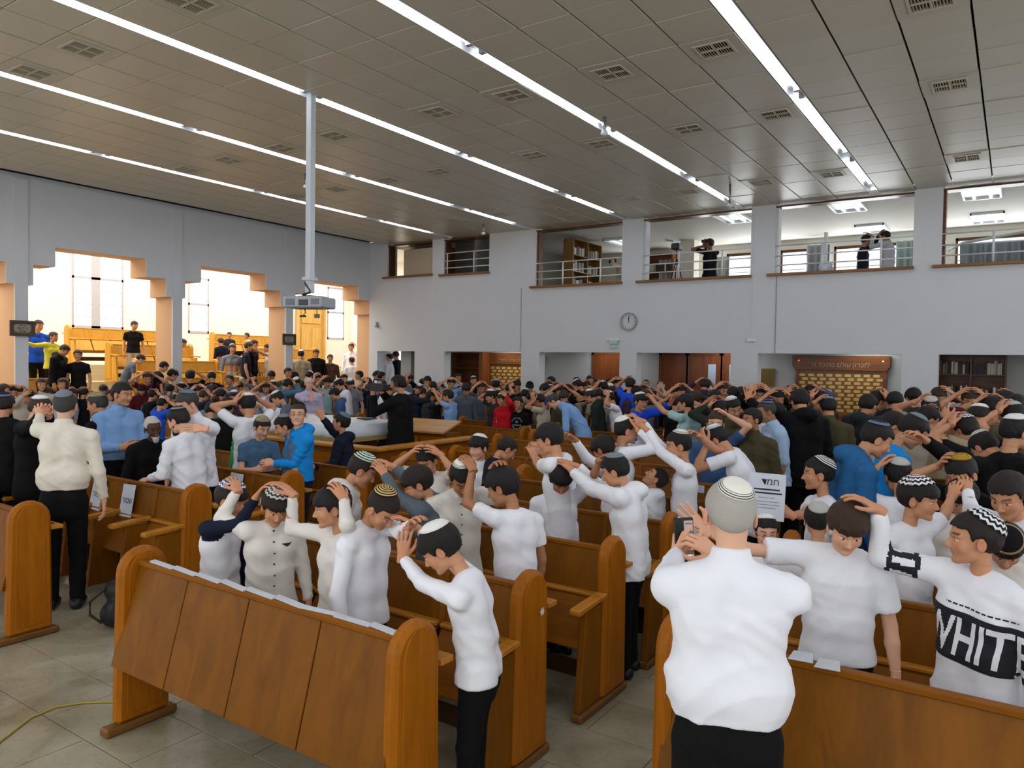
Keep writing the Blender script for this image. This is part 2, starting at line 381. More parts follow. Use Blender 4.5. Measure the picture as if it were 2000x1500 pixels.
CLOTH = {'white': 'e6e8ee', 'offwhite': 'dcd8d0', 'cream': 'ddd6c6', 'black': '0b0b0d', 'navy': '151b2e', 'charcoal': '2b2d31', 'grey': '7d8087', 'lgrey': 'b4b7bb', 'slate': '59636c',
         'blue': '1d4fc4', 'sky': '7fa6d6', 'ltblue': 'a9c4e2', 'bright': '1689d8', 'royal': '2350d8', 'denim': '3b567f', 'teal': '2f6f80', 'aqua': '9fc3c8', 'green': '2f9e5e', 'olive': '4a4628', 'army': '4b4630', 'dkgreen': '27302a',
         'red': 'b5121f', 'maroon': '561521', 'purple': '5b4a78', 'lilac': 'b9b3cf', 'yellow': 'd7d34a', 'khaki': '9a8f74', 'stone': 'b3aa99', 'brown': '4a3528', 'steel': '4a6a86', 'sea': '255d8f', 'pink': 'd9a3a8', 'orange': 'c9502a', 'plum': '3d3140'}
def cloth(c): return mat('cloth_'+c, CLOTH[c], .85, noise=.04, nscale=5, bump=.35, bscale=14, spec=.2)
def bandcap(name, kind):
    """knitted skullcap: rings by distance from the crown, zigzags by angle round it"""
    k = 'knit_'+name
    if k in MATS: return MATS[k]
    c1, c2, pat = kind; m, n, b = nt(k); a = node(n, 'ShaderNodeAttribute', attribute_name='cap'); s = node(n, 'ShaderNodeSeparateXYZ'); n.links.new(a.outputs['Vector'], s.inputs[0])
    def math_(op, x, y=None, z=None):
        q = node(n, 'ShaderNodeMath', operation=op)
        for i, v in enumerate((x, y, z)):
            if v is None: continue
            if isinstance(v, (int, float)): q.inputs[i].default_value = v
            else: n.links.new(v, q.inputs[i])
        return q.outputs[0]
    r, t = s.outputs['X'], s.outputs['Z']
    zig = math_('PINGPONG', math_('MULTIPLY', t, 15.), .5)
    if pat == 'rings': v = math_('GREATER_THAN', math_('SINE', math_('MULTIPLY', r, 34.)), 0.)
    elif pat == 'rim': v = math_('GREATER_THAN', math_('SINE', math_('MULTIPLY', math_('SUBTRACT', r, .70), 62.)), 0.15); v = math_('MULTIPLY', v, math_('GREATER_THAN', r, .72))
    elif pat == 'band': v = math_('MULTIPLY', math_('GREATER_THAN', r, .62), math_('LESS_THAN', r, .86))
    elif pat == 'zig':
        rr = math_('ADD', r, math_('MULTIPLY', zig, .22)); v = math_('GREATER_THAN', math_('SINE', math_('MULTIPLY', rr, 25.)), 0.)
    elif pat == 'spiral': v = math_('GREATER_THAN', math_('SINE', math_('ADD', math_('MULTIPLY', r, 40.), math_('MULTIPLY', math_('SINE', math_('MULTIPLY', t, 6.283*4)), .7))), 0.)
    elif pat == 'edge': v = math_('GREATER_THAN', r, .86)
    else: v = math_('MULTIPLY', r, 0.)
    mx = node(n, 'ShaderNodeMix', data_type='RGBA'); n.links.new(v, mx.inputs[0]); mx.inputs[6].default_value = c4(hexc(c1)); mx.inputs[7].default_value = c4(hexc(c2)); n.links.new(mx.outputs[2], b.inputs['Base Color'])
    b.inputs['Roughness'].default_value = .95; b.inputs['Specular IOR Level'].default_value = .15
    kn = math_('MULTIPLY', math_('SINE', math_('MULTIPLY', r, 120.)), math_('SINE', math_('MULTIPLY', t, 500.)))
    bp = node(n, 'ShaderNodeBump', Strength=.4, Distance=.003); n.links.new(kn, bp.inputs['Height']); n.links.new(bp.outputs[0], b.inputs['Normal'])
    MATS[k] = m; return m
# name: (colour 1, colour 2, pattern, polar size, tilt back, rise)
KIP = {'white': ('ecebe7', 'ecebe7', 'plain', .80, .30), 'whiteb': ('f0ede0', '3c4650', 'rim', .72, .38), 'blackzig': ('e9e9e9', '1c2026', 'zig', 1.02, .22), 'bluezig': ('e6ebf2', '1c3c86', 'zig', .98, .15),
       'greyzig': ('c9c7bf', '35383b', 'zig', .98, .15), 'yellow': ('d8b878', '2a1c10', 'rings', .78, .45), 'grey': ('8f979c', '6f777c', 'rings', .74, .40), 'steel': ('7d97a3', '43525b', 'spiral', .82, .50),
       'blackcap': ('17171a', '17171a', 'plain', .80, .42), 'blackedge': ('17171a', 'b59b6c', 'edge', .86, .55), 'navy': ('232c44', '9aa7b8', 'rim', .80, .40), 'gold': ('c79d3d', '8f6c20', 'rings', .70, .40),
       'olive': ('6f6a4e', 'b4ad8e', 'spiral', 1.0, .20), 'green': ('2c5a45', 'dfe3d8', 'rings', 1.0, .20), 'stripe': ('e8e8e4', '232a2e', 'spiral', 1.0, .62), 'maroon': ('551a26', '551a26', 'plain', .74, .40), 'whiteblue': ('eceff3', '3d5a8c', 'rim', .74, .40), 'linen': ('b9b9b3', 'b9b9b3', 'plain', .72, .62), 'dkstripe': ('2c353c', '8b8f80', 'band', .80, .40)}
def rotm(yaw, pitch=0, roll=0):
    """columns: right, forward, up; pitch tips forward/down, roll tips to the right"""
    cy, sy = math.cos(yaw), math.sin(yaw); Z = np.array([[cy, -sy, 0], [sy, cy, 0], [0, 0, 1]])
    cp, sp = math.cos(-pitch), math.sin(-pitch); X = np.array([[1, 0, 0], [0, cp, -sp], [0, sp, cp]])
    cr, sr = math.cos(roll), math.sin(roll); Y = np.array([[cr, 0, sr], [0, 1, 0], [-sr, 0, cr]])
    return Z @ X @ Y
def nrm(v): v = np.asarray(v, float); return v/(np.linalg.norm(v)+1e-12)
PEOPLE = []; BYID = {}
class Person: pass
def skel(P):
    s = P.s; a = P.a; hh = P.hh = a.get('hh', .158*s if s < 1.45 else .150*s if s < 1.6 else .140*s)
    b = P.b = a.get('bulk', 1.03 if s < 1.5 else 1.02)*s/1.72; L = a.get('lean', .0); sd = a.get('side', 0.)
    yaw = P.yaw
    pz = .515*s; po = np.zeros(3)
    if a.get('legs') == 'sit': pz = a.get('seat', .45) + .10*b
    Nz = s - 1.155*hh; T = Nz - .515*s                                  # torso length
    R = [rotm(yaw, L*.45, sd*.5), rotm(yaw, L*.9, sd*.9), rotm(yaw, L*1.2, sd*1.1)]
    p0 = np.array([0, 0, pz]) + rotm(yaw) @ np.array([0, -.22*T*math.sin(L), 0]); p1 = p0 + R[0][:, 2]*T*.33; p2 = p1 + R[1][:, 2]*T*.37; p3 = p2 + R[2][:, 2]*T*.30
    P.sp = [p0, p1, p2, p3]; P.R = R; P.TR = R[2]; P.TL = T
    hp, hy, hr = a.get('head', (0, 0, 0)); hp += L*1.0; P.HR = rotm(yaw+hy, hp, hr)
    ndir = nrm(.5*R[2][:, 2] + .5*P.HR[:, 2] + .10*R[2][:, 1]); P.sk = p3 + ndir*.42*hh
    P.hc = P.sk - P.HR @ (np.array([0, -.11, -.30])*hh)                # cranium origin
    P.crown = P.hc + P.HR @ (np.array([0, -.06, .475])*hh)
    P.top = P.hc[2] + .13*hh*P.HR[2, 2] + .365*hh
    sw = a.get('sw', .110)*s*(.96 + .04*b)
    P.sh = {}
    for k, sx in (('R', 1), ('L', -1)):
        up = .035*s if a.get(k, ('down',))[0] in ('own', 'on', 'up') else 0
        P.sh[k] = p3 + R[2] @ np.array([sx*sw*(1 - .10*(up > 0)), .0, -.045*s + up])
    P.ua, P.fa, P.hs = .168*s, .142*s, s/1.78*(1.03 if s < 1.5 else 1)
def headpt(c, HR, hh, d, off=.05):
    dl = HR.T @ d; r = 1/math.sqrt((dl[0]/.325)**2+(dl[1]/.40)**2+(dl[2]/.345)**2)
    return c + HR @ (np.array([0, -.06, .13])*hh) + d*(r+off)*hh
def arms(P):
    P.arm = {}
    for k, sx in (('R', 1), ('L', -1)):
        A = P.a.get(k, ('down',)); S = P.sh[k]; TR = P.TR; hs = P.hs; mode = A[0]; pose = 'relax'; pole = TR @ np.array([sx*1., -.3, -.5])
        if mode in ('own', 'on'):
            if mode == 'own':
                az, el = (A[1], A[2]) if len(A) > 2 else (1.5, .75)
                c, HR, hh = P.hc, P.HR, P.hh; d = nrm(HR @ np.array([sx*math.cos(el)*math.sin(az), math.cos(el)*math.cos(az), math.sin(el)]))
                up = HR @ np.array([-sx*.35, .15, 1.]); t = up; pole = TR @ np.array([sx*1.0, .75, -.25]) if len(A) < 4 else TR @ np.array([sx*A[3][0], A[3][1], A[3][2]])
            else:
                Q = BYID[A[1]]; off = Q.loc - P.loc; c, HR, hh = Q.hc + off, Q.HR, Q.hh; lat = nrm((S - c)*[1, 1, 0]); du = A[2] if len(A) > 2 else .9
                tw = A[3] if len(A) > 3 else 0.; lat = rotm(tw) @ lat
                d = nrm(np.array([0, 0, du]) + lat*.6); t = c - S; t = t/np.linalg.norm(t) + np.array([0, 0, .25]); pole = nrm(TR @ np.array([sx*.30, .15, -1.]))
            Sp = headpt(c, HR, hh, d, .07); f = nrm(t - d*(t@d)); n = d; n = nrm(n - f*(n@f)); Wt = Sp - f*.085*hs + n*.026*hs; pose = 'cup'
        elif mode == 'at':                                               # wrist at a world point: ('at', point, fingers, back normal, pose, pole)
            Wt = np.array(A[1]) - P.loc; f = nrm(A[2]); n = nrm(A[3]); n = nrm(n - f*(n@f)); pose = A[4] if len(A) > 4 else 'relax'
            if len(A) > 5: pole = np.array(A[5])
        elif mode == 'up':
            Wt = S + TR @ (np.array(A[1])*P.s*[sx, 1, 1]); f = nrm(TR @ np.array([0, .2, 1.])) if len(A) < 3 else nrm(TR @ (np.array(A[2])*[sx, 1, 1])); n = TR @ np.array([sx*.3, -1, 0.]); n = nrm(n - f*(n@f)); pose = 'open' if len(A) < 4 else A[3]; pole = TR @ np.array([sx*.9, .2, -.6])
        elif mode == 'front':
            Wt = p = P.sp[1] + P.R[0] @ np.array([sx*.07*P.s, .17*P.s, .02*P.s]); f = nrm(P.R[0] @ np.array([-sx*.8, .5, .15])); n = nrm(P.R[0] @ np.array([sx*.2, .9, .3])); n = nrm(n - f*(n@f)); pole = TR @ np.array([sx*.5, -.6, -.8])
        else:
            Wt = S + nrm(np.array([0, 0, -1.]) + rotm(P.yaw) @ np.array([sx*.16, .10, 0]))*(P.ua+P.fa)*.985; f = nrm(np.array([0, 0, -1.]) + rotm(P.yaw) @ np.array([0, .12, 0])); n = nrm(rotm(P.yaw) @ np.array([sx*1., .25, 0])); n = nrm(n - f*(n@f)); pole = TR @ np.array([sx*.4, -1., 0])
        v = Wt - S; L = np.linalg.norm(v); mx = (P.ua+P.fa)*.985
        if L > mx: Wt = S + v*mx/L; v = Wt - S; L = mx
        L = max(L, abs(P.ua-P.fa)+.05); u = v/np.linalg.norm(v); ca = (P.ua**2+L*L-P.fa**2)/(2*P.ua*L); ca = max(-1, min(1, ca))
        pp = nrm(pole - u*(pole@u)); E = S + u*P.ua*ca + pp*P.ua*math.sqrt(1-ca*ca)
        if mode == 'down': f = nrm(.75*f + .25*nrm(Wt-E)); n = nrm(n - f*(n@f))
        P.arm[k] = (S, E, Wt, f, n, pose, sx)
def torso(F, P, e, k, lo=0, hi=1):
    b = P.b; p0, p1, p2, p3 = P.sp; R0, R1, R2 = P.R; bw = P.a.get('belly', 0)
    for sx in (-1, 1):
        q0 = p0 + R0 @ np.array([sx*.060*b, -.01*b, 0]); q1 = p1 + R0 @ np.array([sx*(.052+bw*.3)*b, .0*b+bw*.25, 0]); q2 = p2 + R1 @ np.array([sx*.068*b, -.004*b, 0]); q3 = p3 + R2 @ np.array([sx*.066*b, -.02*b, -.075*b])
        F.cone(q0, q1, .098*b+e, (.093+bw)*b+e, k); F.cone(q1, q2, (.093+bw)*b+e, .092*b+e, k); F.cone(q2, q3, .092*b+e, .070*b+e, k)
        F.cone(p3 + R2 @ np.array([sx*.03*b, -.012, -.02*b]), P.sh['R' if sx > 0 else 'L'], .046*b+e, .050*b+e, k)
def wrinkle(V, N, amp, seed, sc=1.):
    x, y, z = V.T; a = seed*1.7
    wx = x + .05*np.sin(z*13+a) + .03*np.sin(y*17+a*2); wz = z + .05*np.sin(x*11+a*.7) + .035*np.sin(y*15+z*9+a)
    rg = lambda p: 1 - 2*np.abs(np.sin(p))**.75
    m1 = .5+.5*np.sin(x*9+z*7+a); m2 = .5+.5*np.sin(x*7-z*8+a*1.3+2)
    w = rg(wz*30+wx*14+y*8)*m1*.6 + rg(wz*26-wx*22+y*10+2)*m2*.6 + rg(wx*34+wz*5)*(1-m1)*.35 + .25*np.sin(wz*75+wx*40)*m2
    return V + N*(amp*w)[:, None]
def bounds(pts, m): pts = np.array(pts); return pts.min(0)-m, pts.max(0)+m
def leg_pts(P):
    s = P.s; R = rotm(P.yaw); o = []; st = P.a.get('stance', .0); base = np.array([0, 0, 0.])
    for sx in (-1, 1):
        hip = P.sp[0] + R @ np.array([sx*.052*s, 0, -.02*s])
        if P.a.get('legs') == 'sit': kn = hip + R @ np.array([sx*.02*s, .235*s, .0]); an = kn + R @ np.array([0, .02, -.0]); an[2] = .05*s + P.a.get('foot', 0); 
        else: an = R @ np.array([sx*(.055+st*.5)*s, sx*st*s*.5, .05*s]); kn = (hip+an)/2 + R @ np.array([0, .012*s, 0])
        o.append((hip, kn, an, sx))
    return o
def build_person(P, share=None):
    a = P.a; s, b = P.s, P.b; h = {0: .0105, 1: .015, 2: .022}[P.lod]; hh = P.hh; seed = P.seed
    hT = tmpl('head', {0: .022, 1: .034, 2: .048}[P.lod], s < 1.58)
    root = P.root; legs = leg_pts(P); skm = skin(a.get('tone', 'tan'))
    allp = list(P.sp) + [x for k in 'RL' for x in P.arm[k][:3]] + [P.hc] + [x for l in legs for x in l[:3]]
    # --- body: limbs, torso and neck from one field; head and hands continue the same skin
    F = Field(*bounds(allp, .14), max(h, .013)); nr = (.165 if s < 1.58 else .20)*hh
    torso(F, P, -.012, .03)
    F.cone(P.sp[3] + P.TR @ np.array([0, -.005, -.01]), P.hc + P.HR @ (np.array([0, -.125, -.40])*hh), nr*1.06, nr*.99, .03)
    for hip, kn, an, sx in legs: F.cone(hip, kn, .070*b, .048*b, .02); F.cone(kn, an, .048*b, .034*b, .01)
    for k in 'RL':
        S, E, W, f, n, pose, sx = P.arm[k]; F.cone(S, E, .041*b, .034*b, .02); m = E + (W-E)*.35; F.cone(E, m, .034*b, .036*b, .012); F.cone(m, W, .036*b, .0245*b, .012)
    V, Q = F.nets(); Vs, Fs, Ts = [V], [Q], [np.ones((len(V), 3))]; o = len(V)
    hv, hf, ht = hT; W_ = P.hc + (hv*hh) @ P.HR.T; Vs.append(W_); Fs.append(hf+o); Ts.append(ht); o += len(hv)
    hres = {0: .0034, 1: .0050, 2: .0075}[P.lod]
    for k in 'RL':
        if a.get('nohand') == k: continue
        S, E, W, f, n, pose, sx = P.arm[k]; gv, gf = tmpl('hand', hres, pose); X = np.cross(f, n)*sx
        G = gv*P.hs; G = W + G[:, :1]*X + G[:, 1:2]*f + G[:, 2:]*n
        Vs.append(G); Fs.append((gf if sx > 0 else gf[:, ::-1])+o); Ts.append(np.ones((len(gv), 3))*([1.03, .96, .94])); o += len(gv)
    body = link('body', npmesh('body', np.concatenate(Vs), np.concatenate(Fs), skm, np.concatenate(Ts)), root)
    # --- shirt
    top = a.get('top', 'tee'); tc = a.get('tc', 'white'); slv = a.get('sleeve', 'long' if top in ('shirt', 'hoodie', 'sweater', 'jacket') else 'short')
    e = {'tee': .008, 'shirt': .013, 'hoodie': .022, 'sweater': .016, 'jacket': .024}[top]; hem = a.get('hem', {'tee': .475, 'shirt': .47, 'hoodie': .48, 'sweater': .475, 'jacket': .42}[top])
    if a.get('tuck'): hem = .555
    F = Field(*bounds(allp, .17), h); torso(F, P, e, .035)
    if a.get('tuck'): p = P.sp[0] + P.R[0][:, 2]*.10*s; [F.cone(p + P.R[0] @ np.array([-.07*b, y, 0]), p + P.R[0] @ np.array([.07*b, y, 0]), .108*b+e, .108*b+e, .03) for y in (-.012, .012)]
    for sx in (-1, 1):
        q = P.sp[0] + rotm(P.yaw) @ np.array([sx*.072*b, 0, -.07*b]); F.cone(P.sp[0]+rotm(P.yaw) @ np.array([sx*.06*b, 0, 0]), q, .102*b+e, .108*b+e*1.2, .03)
    F.plane((0, 0, hem*s + a.get('dz', 0)), (0, 0, -1))
    for k in 'RL':
        S, E, W, f, n, pose, sx = P.arm[k]; ee = e*.75
        if slv == 'long':
            m = W - (W-E)*.04; F.cone(S, E, .051*b+ee, .040*b+ee, .02); F.cone(E, m, .040*b+ee, .029*b+ee*.9, .012, cutb=-.005)
        elif slv == 'roll': m = E + (W-E)*.12; F.cone(S, E, .051*b+ee, .041*b+ee, .02); F.cone(E, m, .041*b+ee, .040*b+ee, .012, cutb=0)
        else: m = S + (E-S)*a.get('sl', .62); F.cone(S, m, .051*b+ee*1.1, .048*b+ee*1.8, .02, cutb=0)
    nb = P.sp[3]; nd = nrm(P.sk - nb)
    if top in ('shirt',): F.cone(nb - nd*.02, nb + nd*(.070 if s > 1.6 else .045)*s/1.7, nr+.034, nr+.015, .010, cutb=0)
    elif top == 'hoodie':
        bk = P.TR @ np.array([0, -.075*b, .0]); F.ell(nb + bk + P.TR[:, 2]*.015, (.105*b, .085*b, .07*b), .03); F.cone(nb + P.TR @ np.array([-.07*b, .0, .005]), nb + P.TR @ np.array([-.02*b, .07*b, -.03]), .04*b, .032*b, .02); F.cone(nb + P.TR @ np.array([.07*b, .0, .005]), nb + P.TR @ np.array([.02*b, .07*b, -.03]), .04*b, .032*b, .02)
    else: F.cone(nb - nd*.03, nb + nd*.002, nr+.040, nr+.022, .02, cutb=0)
    V, Q = F.nets(); N = vnormals(V, Q)
    if P.lod < 2: V = relax(V, Q, 2, .5); N = vnormals(V, Q)
    amp = {'tee': .0042, 'shirt': .0056, 'hoodie': .005, 'sweater': .0045, 'jacket': .004}[top]; V = wrinkle(V, N, amp, seed)
    tm = a.get('tmat') or cloth(tc); so = link({'tee': 't_shirt', 'shirt': 'shirt', 'hoodie': 'hooded_sweatshirt', 'sweater': 'sweater', 'jacket': 'jacket'}[top], npmesh('top', V, Q, tm), root); P.shirt = so; P.sV, P.sF = V, Q
    if a.get('sleevec'):                                                 # raglan sleeves of another colour
        so.data.materials.append(cloth(a['sleevec'])); cen = V[Q].mean(1); dd = np.full(len(cen), 9.)
        for k in 'RL':
            S, E, W = P.arm[k][:3]
            for A_, B_ in ((P.sh[k] + P.TR[:, 0]*(-.02 if k == 'R' else .02), E), (E, W)):
                u = B_-A_; t = np.clip((cen-A_) @ u/(u@u), 0, 1); dd = np.minimum(dd, np.linalg.norm(cen - A_ - t[:, None]*u, axis=1))
        so.data.polygons.foreach_set('material_index', (dd < .098*b).astype(np.int32))
    # --- trousers
    wz = P.sp[0] + P.R[0][:, 2]*.085*s
    F = Field(*bounds([P.sp[0]-[0, 0, .05], wz] + [x for l in legs for x in l[:3]], .17), max(h, .013))
    for sx in (-1, 1):
        q = P.sp[0] + rotm(P.yaw) @ np.array([sx*.058*b, -.008*b, 0]); F.cone(q, P.sp[0] + P.R[0] @ np.array([sx*.052*b, .0, .11*s]), .102*b, (.092+P.a.get('belly', 0)*.7)*b, .02); F.cone(q, P.sp[0] + rotm(P.yaw) @ np.array([sx*.060*b, -.015, -.06*s]), .102*b, .095*b, .02)
    if a.get('legs') == 'sit': pass
    for hip, kn, an, sx in legs: F.cone(hip, kn, .088*b, .066*b, .015); F.cone(kn, an + np.array([0, 0, -.022*s]), .066*b, .055*b, .01, cutb=0)
    F.plane(wz, P.R[0][:, 2]); V, Q = F.nets(); V = wrinkle(V, vnormals(V, Q), .004, seed+3)
    tr = link('trousers', npmesh('trousers', V, Q, cloth(a.get('bc', 'black'))), root)
    if a.get('belt'):
        F = Field(*bounds([wz], .26), .012)
        for sx in (-1, 1): F.cone(wz + P.R[0] @ np.array([-.06*b, .006, -.015]), wz + P.R[0] @ np.array([.06*b, .006, -.015]), .122*b, .122*b, .0)
        F.plane(wz + P.R[0][:, 2]*.004, P.R[0][:, 2]); F.plane(wz - P.R[0][:, 2]*.036, -P.R[0][:, 2]); V, Q = F.nets(); link('belt', npmesh('belt', V, Q, mat('belt_leather', '0c0c0d', .35)), root)
    # --- shoes
    key = ('shoe', round(s, 1))
    if key not in _T:
        F = Field((-.09, -.12, -.03), (.09, .26, .14), .012); F.cone((0, -.035, .045), (0, .0, .075), .042, .042, .02); F.cone((0, -.03, .04), (0, .15, .032), .042, .036, .03); F.plane((0, 0, .002), (0, 0, -1)); F.plane((0, 0, .10), (0, 0, 1))
        V, Q = F.nets(); _T[key] = npmesh('shoe', V*s/1.75, Q, mat('shoe_black', '111113', .5))
    for hip, kn, an, sx in legs: link('shoe', _T[key], root, (an[0], an[1], an[2]-.05*s), P.yaw)
    # --- hair
    M4 = Matrix(); 
    for i in range(3):
        for j in range(3): M4[i][j] = P.HR[i, j]*hh
        M4[i][3] = P.hc[i]
    hs = a.get('hair', 'crop'); hc = a.get('hc', 'black')
    def shared(kind, key, mk):
        k = ('mesh', kind)+key
        if k not in _T: _T[k] = mk()
        return _T[k]
    if hs != 'none':
        hm = shared('hair', (hs, hc, P.lod), lambda: npmesh('hair', *tmpl('hair', {0: .024, 1: .034, 2: .045}[P.lod], hs), hairm(hc)))
        o = link('hair', hm, root); o.matrix_local = M4
    kp = a.get('kip')
    if kp:
        c1, c2, pat, th, ti = KIP[kp]; rise = {'buzz': .03, 'crop': .058, 'full': .085, 'long': .08, 'grey': .035, 'curly': .10, 'bald': .03, 'none': .012}[hs]
        sd = a.get('kside', 0); ti += a.get('ktilt', 0)
        km = shared('kip', (kp, hs, P.lod > 1, sd, ti), lambda: (lambda r: npmesh('skullcap', r[0], r[1], bandcap(kp, (c1, c2, pat)), uv=r[2]))(tmpl('kip', th, ti, sd, rise, .04, 28 if P.lod < 2 else 16, 7 if P.lod < 2 else 5)))
        o = link('skullcap', km, root); o.matrix_local = M4
        if kp in LABKIP: o['label'] = LABKIP[kp]
    if a.get('beard'):
        k = ('beard', a['beard'])
        if k not in _T:
            F = Field((-.4, -.1, -.75), (.4, .5, .1), .03); F.cone((-.20, .10, -.20), (0, .29, -.40), .075, .10, .04); F.cone((.20, .10, -.20), (0, .29, -.40), .075, .10, .04); F.ell((0, .28, -.46), (.13, .10, .14 if a['beard'] != 'short' else .07), .04)
            F.cone((-.08, .37, -.205), (.08, .37, -.205), .022, .022, .01); F.ell((0, .36, -.27), (.07, .06, .03), .02, sub=True); _T[k] = F.nets()
        o = link('beard', npmesh('beard', *_T[k], hairm(a.get('beardc', hc))), root); o.matrix_local = M4
    if a.get('glasses'):
        g = MB()
        for sx in (-1, 1):
            g.tube([(sx*.125+.062*math.cos(t), .405, -.005+.045*math.sin(t)) for t in np.linspace(0, 2*math.pi, 13)], .006, 5); g.tube([(sx*.187, .40, .0), (sx*.30, .30, .0), (sx*.335, -.0, .0)], .006, 5)
        g.tube([(-.063, .405, 0), (.063, .405, 0)], .006, 5); o = g.build('glasses', mat('glasses_rim', '1a1a1c', .3), root); o.matrix_local = M4
    return root
LABKIP = {}
def add(px, py, s=None, Y=None, yaw=0, lod=1, label=None, id=None, z0=0., _re=False, **a):
    """a person whose crown shows at photo pixel (px, py): give the stature s or the distance Y down the hall; yaw relative to the viewer: 0 back to us, 90 faces right, 180 faces us, -90 faces left"""
    P = Person(); P.a = a; P.lod = lod; P.id = id or 'p%d' % len(PEOPLE); P.label = label; P.z0 = z0; P.seed = (px*7+py*13) % 97
    d = ray(px, py); base = math.atan2(-d[0], d[1]); P.yaw = base - math.radians(yaw); P.s = s or 1.5; P.loc = np.zeros(3)
    for it in range(4 if s is None else 1):
        skel(P); fr = P.top/P.s
        if s is None:
            z = aty(px, py, Y)[2] - z0; P.s = min(2.05, max(.9, P.s*z/P.top)) if it == 0 else P.s*z/P.top
            P.s = min(1.95, max(1.15, P.s))
    skel(P)
    t = atz(px, py, P.top+z0) if s is not None and Y is None else aty(px, py, Y)
    P.loc = np.array([t[0]-P.crown[0], t[1]-P.crown[1], z0])
    if not _re and z0 == 0 and a.get('snap', 1):
        dy = snap(P.loc[0], P.loc[1])
        if dy: return add(px, py, None, (Y if Y is not None else t[1])+dy, yaw, lod, label, P.id, z0, _re=True, **a)
    PEOPLE.append(P); BYID[P.id] = P
    return P

def finish(P):
    if len((P.label or '').split()) > 16: print('LONG', P.label)
    arms(P); P.root = empty('person', tuple(P.loc), 0, P.label, 'person', P.a.get('group')); return build_person(P)
VAR = {}
def variant(name, **a):
    P = Person(); P.a = a; P.lod = 2; P.id = 'var_'+name; P.seed = len(VAR)*5+1; P.yaw = 0; P.s = a.pop('s', 1.55); P.loc = np.zeros(3); skel(P); VAR[name] = P; P.used = False; return P
CROWD = []
PEWS = []
def snap(x, y):
    """how far to step along the hall so that the feet stand between two pews"""
    c = [p for p in PEWS if p[0]-.12 < x < p[1]+.12 and abs(p[2]-y) < 1.6]
    def free(t): return all(not (p[2]-.40 < t < p[2]+.34) for p in c)
    if free(y): return 0
    for d in np.arange(.02, .8, .02):
        for g in (d, -d):
            if free(y+g): return g
    return 0
def crowd(px, py, Y, yaw, var, tc='navy', bc='black', kip=None, hc='black', tone=None, label=None, group=None, z0=0., s=None):
    P = VAR[var]; d = ray(px, py); base = math.atan2(-d[0], d[1]); yw = base - math.radians(yaw)
    if s is None: z = aty(px, py, Y)[2]-z0; k = min(1.28, max(.80, z/P.top)); t = aty(px, py, Y)
    else: k = s/P.s; t = atz(px, py, P.top*k+z0)
    cr = rotm(yw) @ (P.crown*k); loc = (t[0]-cr[0], t[1]-cr[1], z0); dy = snap(loc[0], loc[1]) if s is None and z0 == 0 else 0
    if dy:
        Y += dy; z = aty(px, py, Y)[2]-z0; k = min(1.28, max(.80, z/P.top)); t = aty(px, py, Y); cr = rotm(yw) @ (P.crown*k); loc = (t[0]-cr[0], t[1]-cr[1], z0)
    if not P.used:
        arms(P); P.root = empty('person'); build_person(P); P.used = True; r = P.root
        for c in list(r.children):
            if c.name.startswith('skullcap'): P.cap = c
    else: r = copy_tree(P.root)
    r.location = loc; r.rotation_euler = (0, 0, yw); r.scale = (k, k, k)
    CROWD.append((r, P, tc, bc, kip, hc, tone)); tag(r, label or 'person', 'person', group); return r
def dress():
    for r, P, tc, bc, kip, hc, tone in CROWD:
        for c in list(r.children):
            n = c.name.split('.')[0]
            m = {'t_shirt': cloth(tc), 'shirt': cloth(tc), 'hooded_sweatshirt': cloth(tc), 'sweater': cloth(tc), 'jacket': cloth(tc), 'trousers': cloth(bc), 'hair': hairm(hc), 'body': skin(tone) if tone else None}.get(n)
            if n == 'skullcap':
                if kip is None: bpy.data.objects.remove(c); continue
                c1, c2, pat, th, ti = KIP[kip]; m = bandcap(kip, (c1, c2, pat))
            if m and c.material_slots: c.material_slots[0].link = 'OBJECT'; c.material_slots[0].material = m
# ------------------------------------------------------------------ the hall (metres; x along the gallery wall, y towards it)
XL, YG, ZC = -15.84, 15.83, 5.40
def paint(name, col, rough=.75, nz=.03): return mat(name, col, rough, noise=nz, nscale=2.2, bump=.06, bscale=60, spec=.3)
wallm = paint('wall_paint', 'd0d2d4'); nave_m = paint('nave_plaster', 'f0ebe0'); reveal_m = paint('reveal_paint', 'd0a67e')
grout = mat('grout', '66635a', .9); struct = lambda o, l=None: tag(o, l, kind='structure')

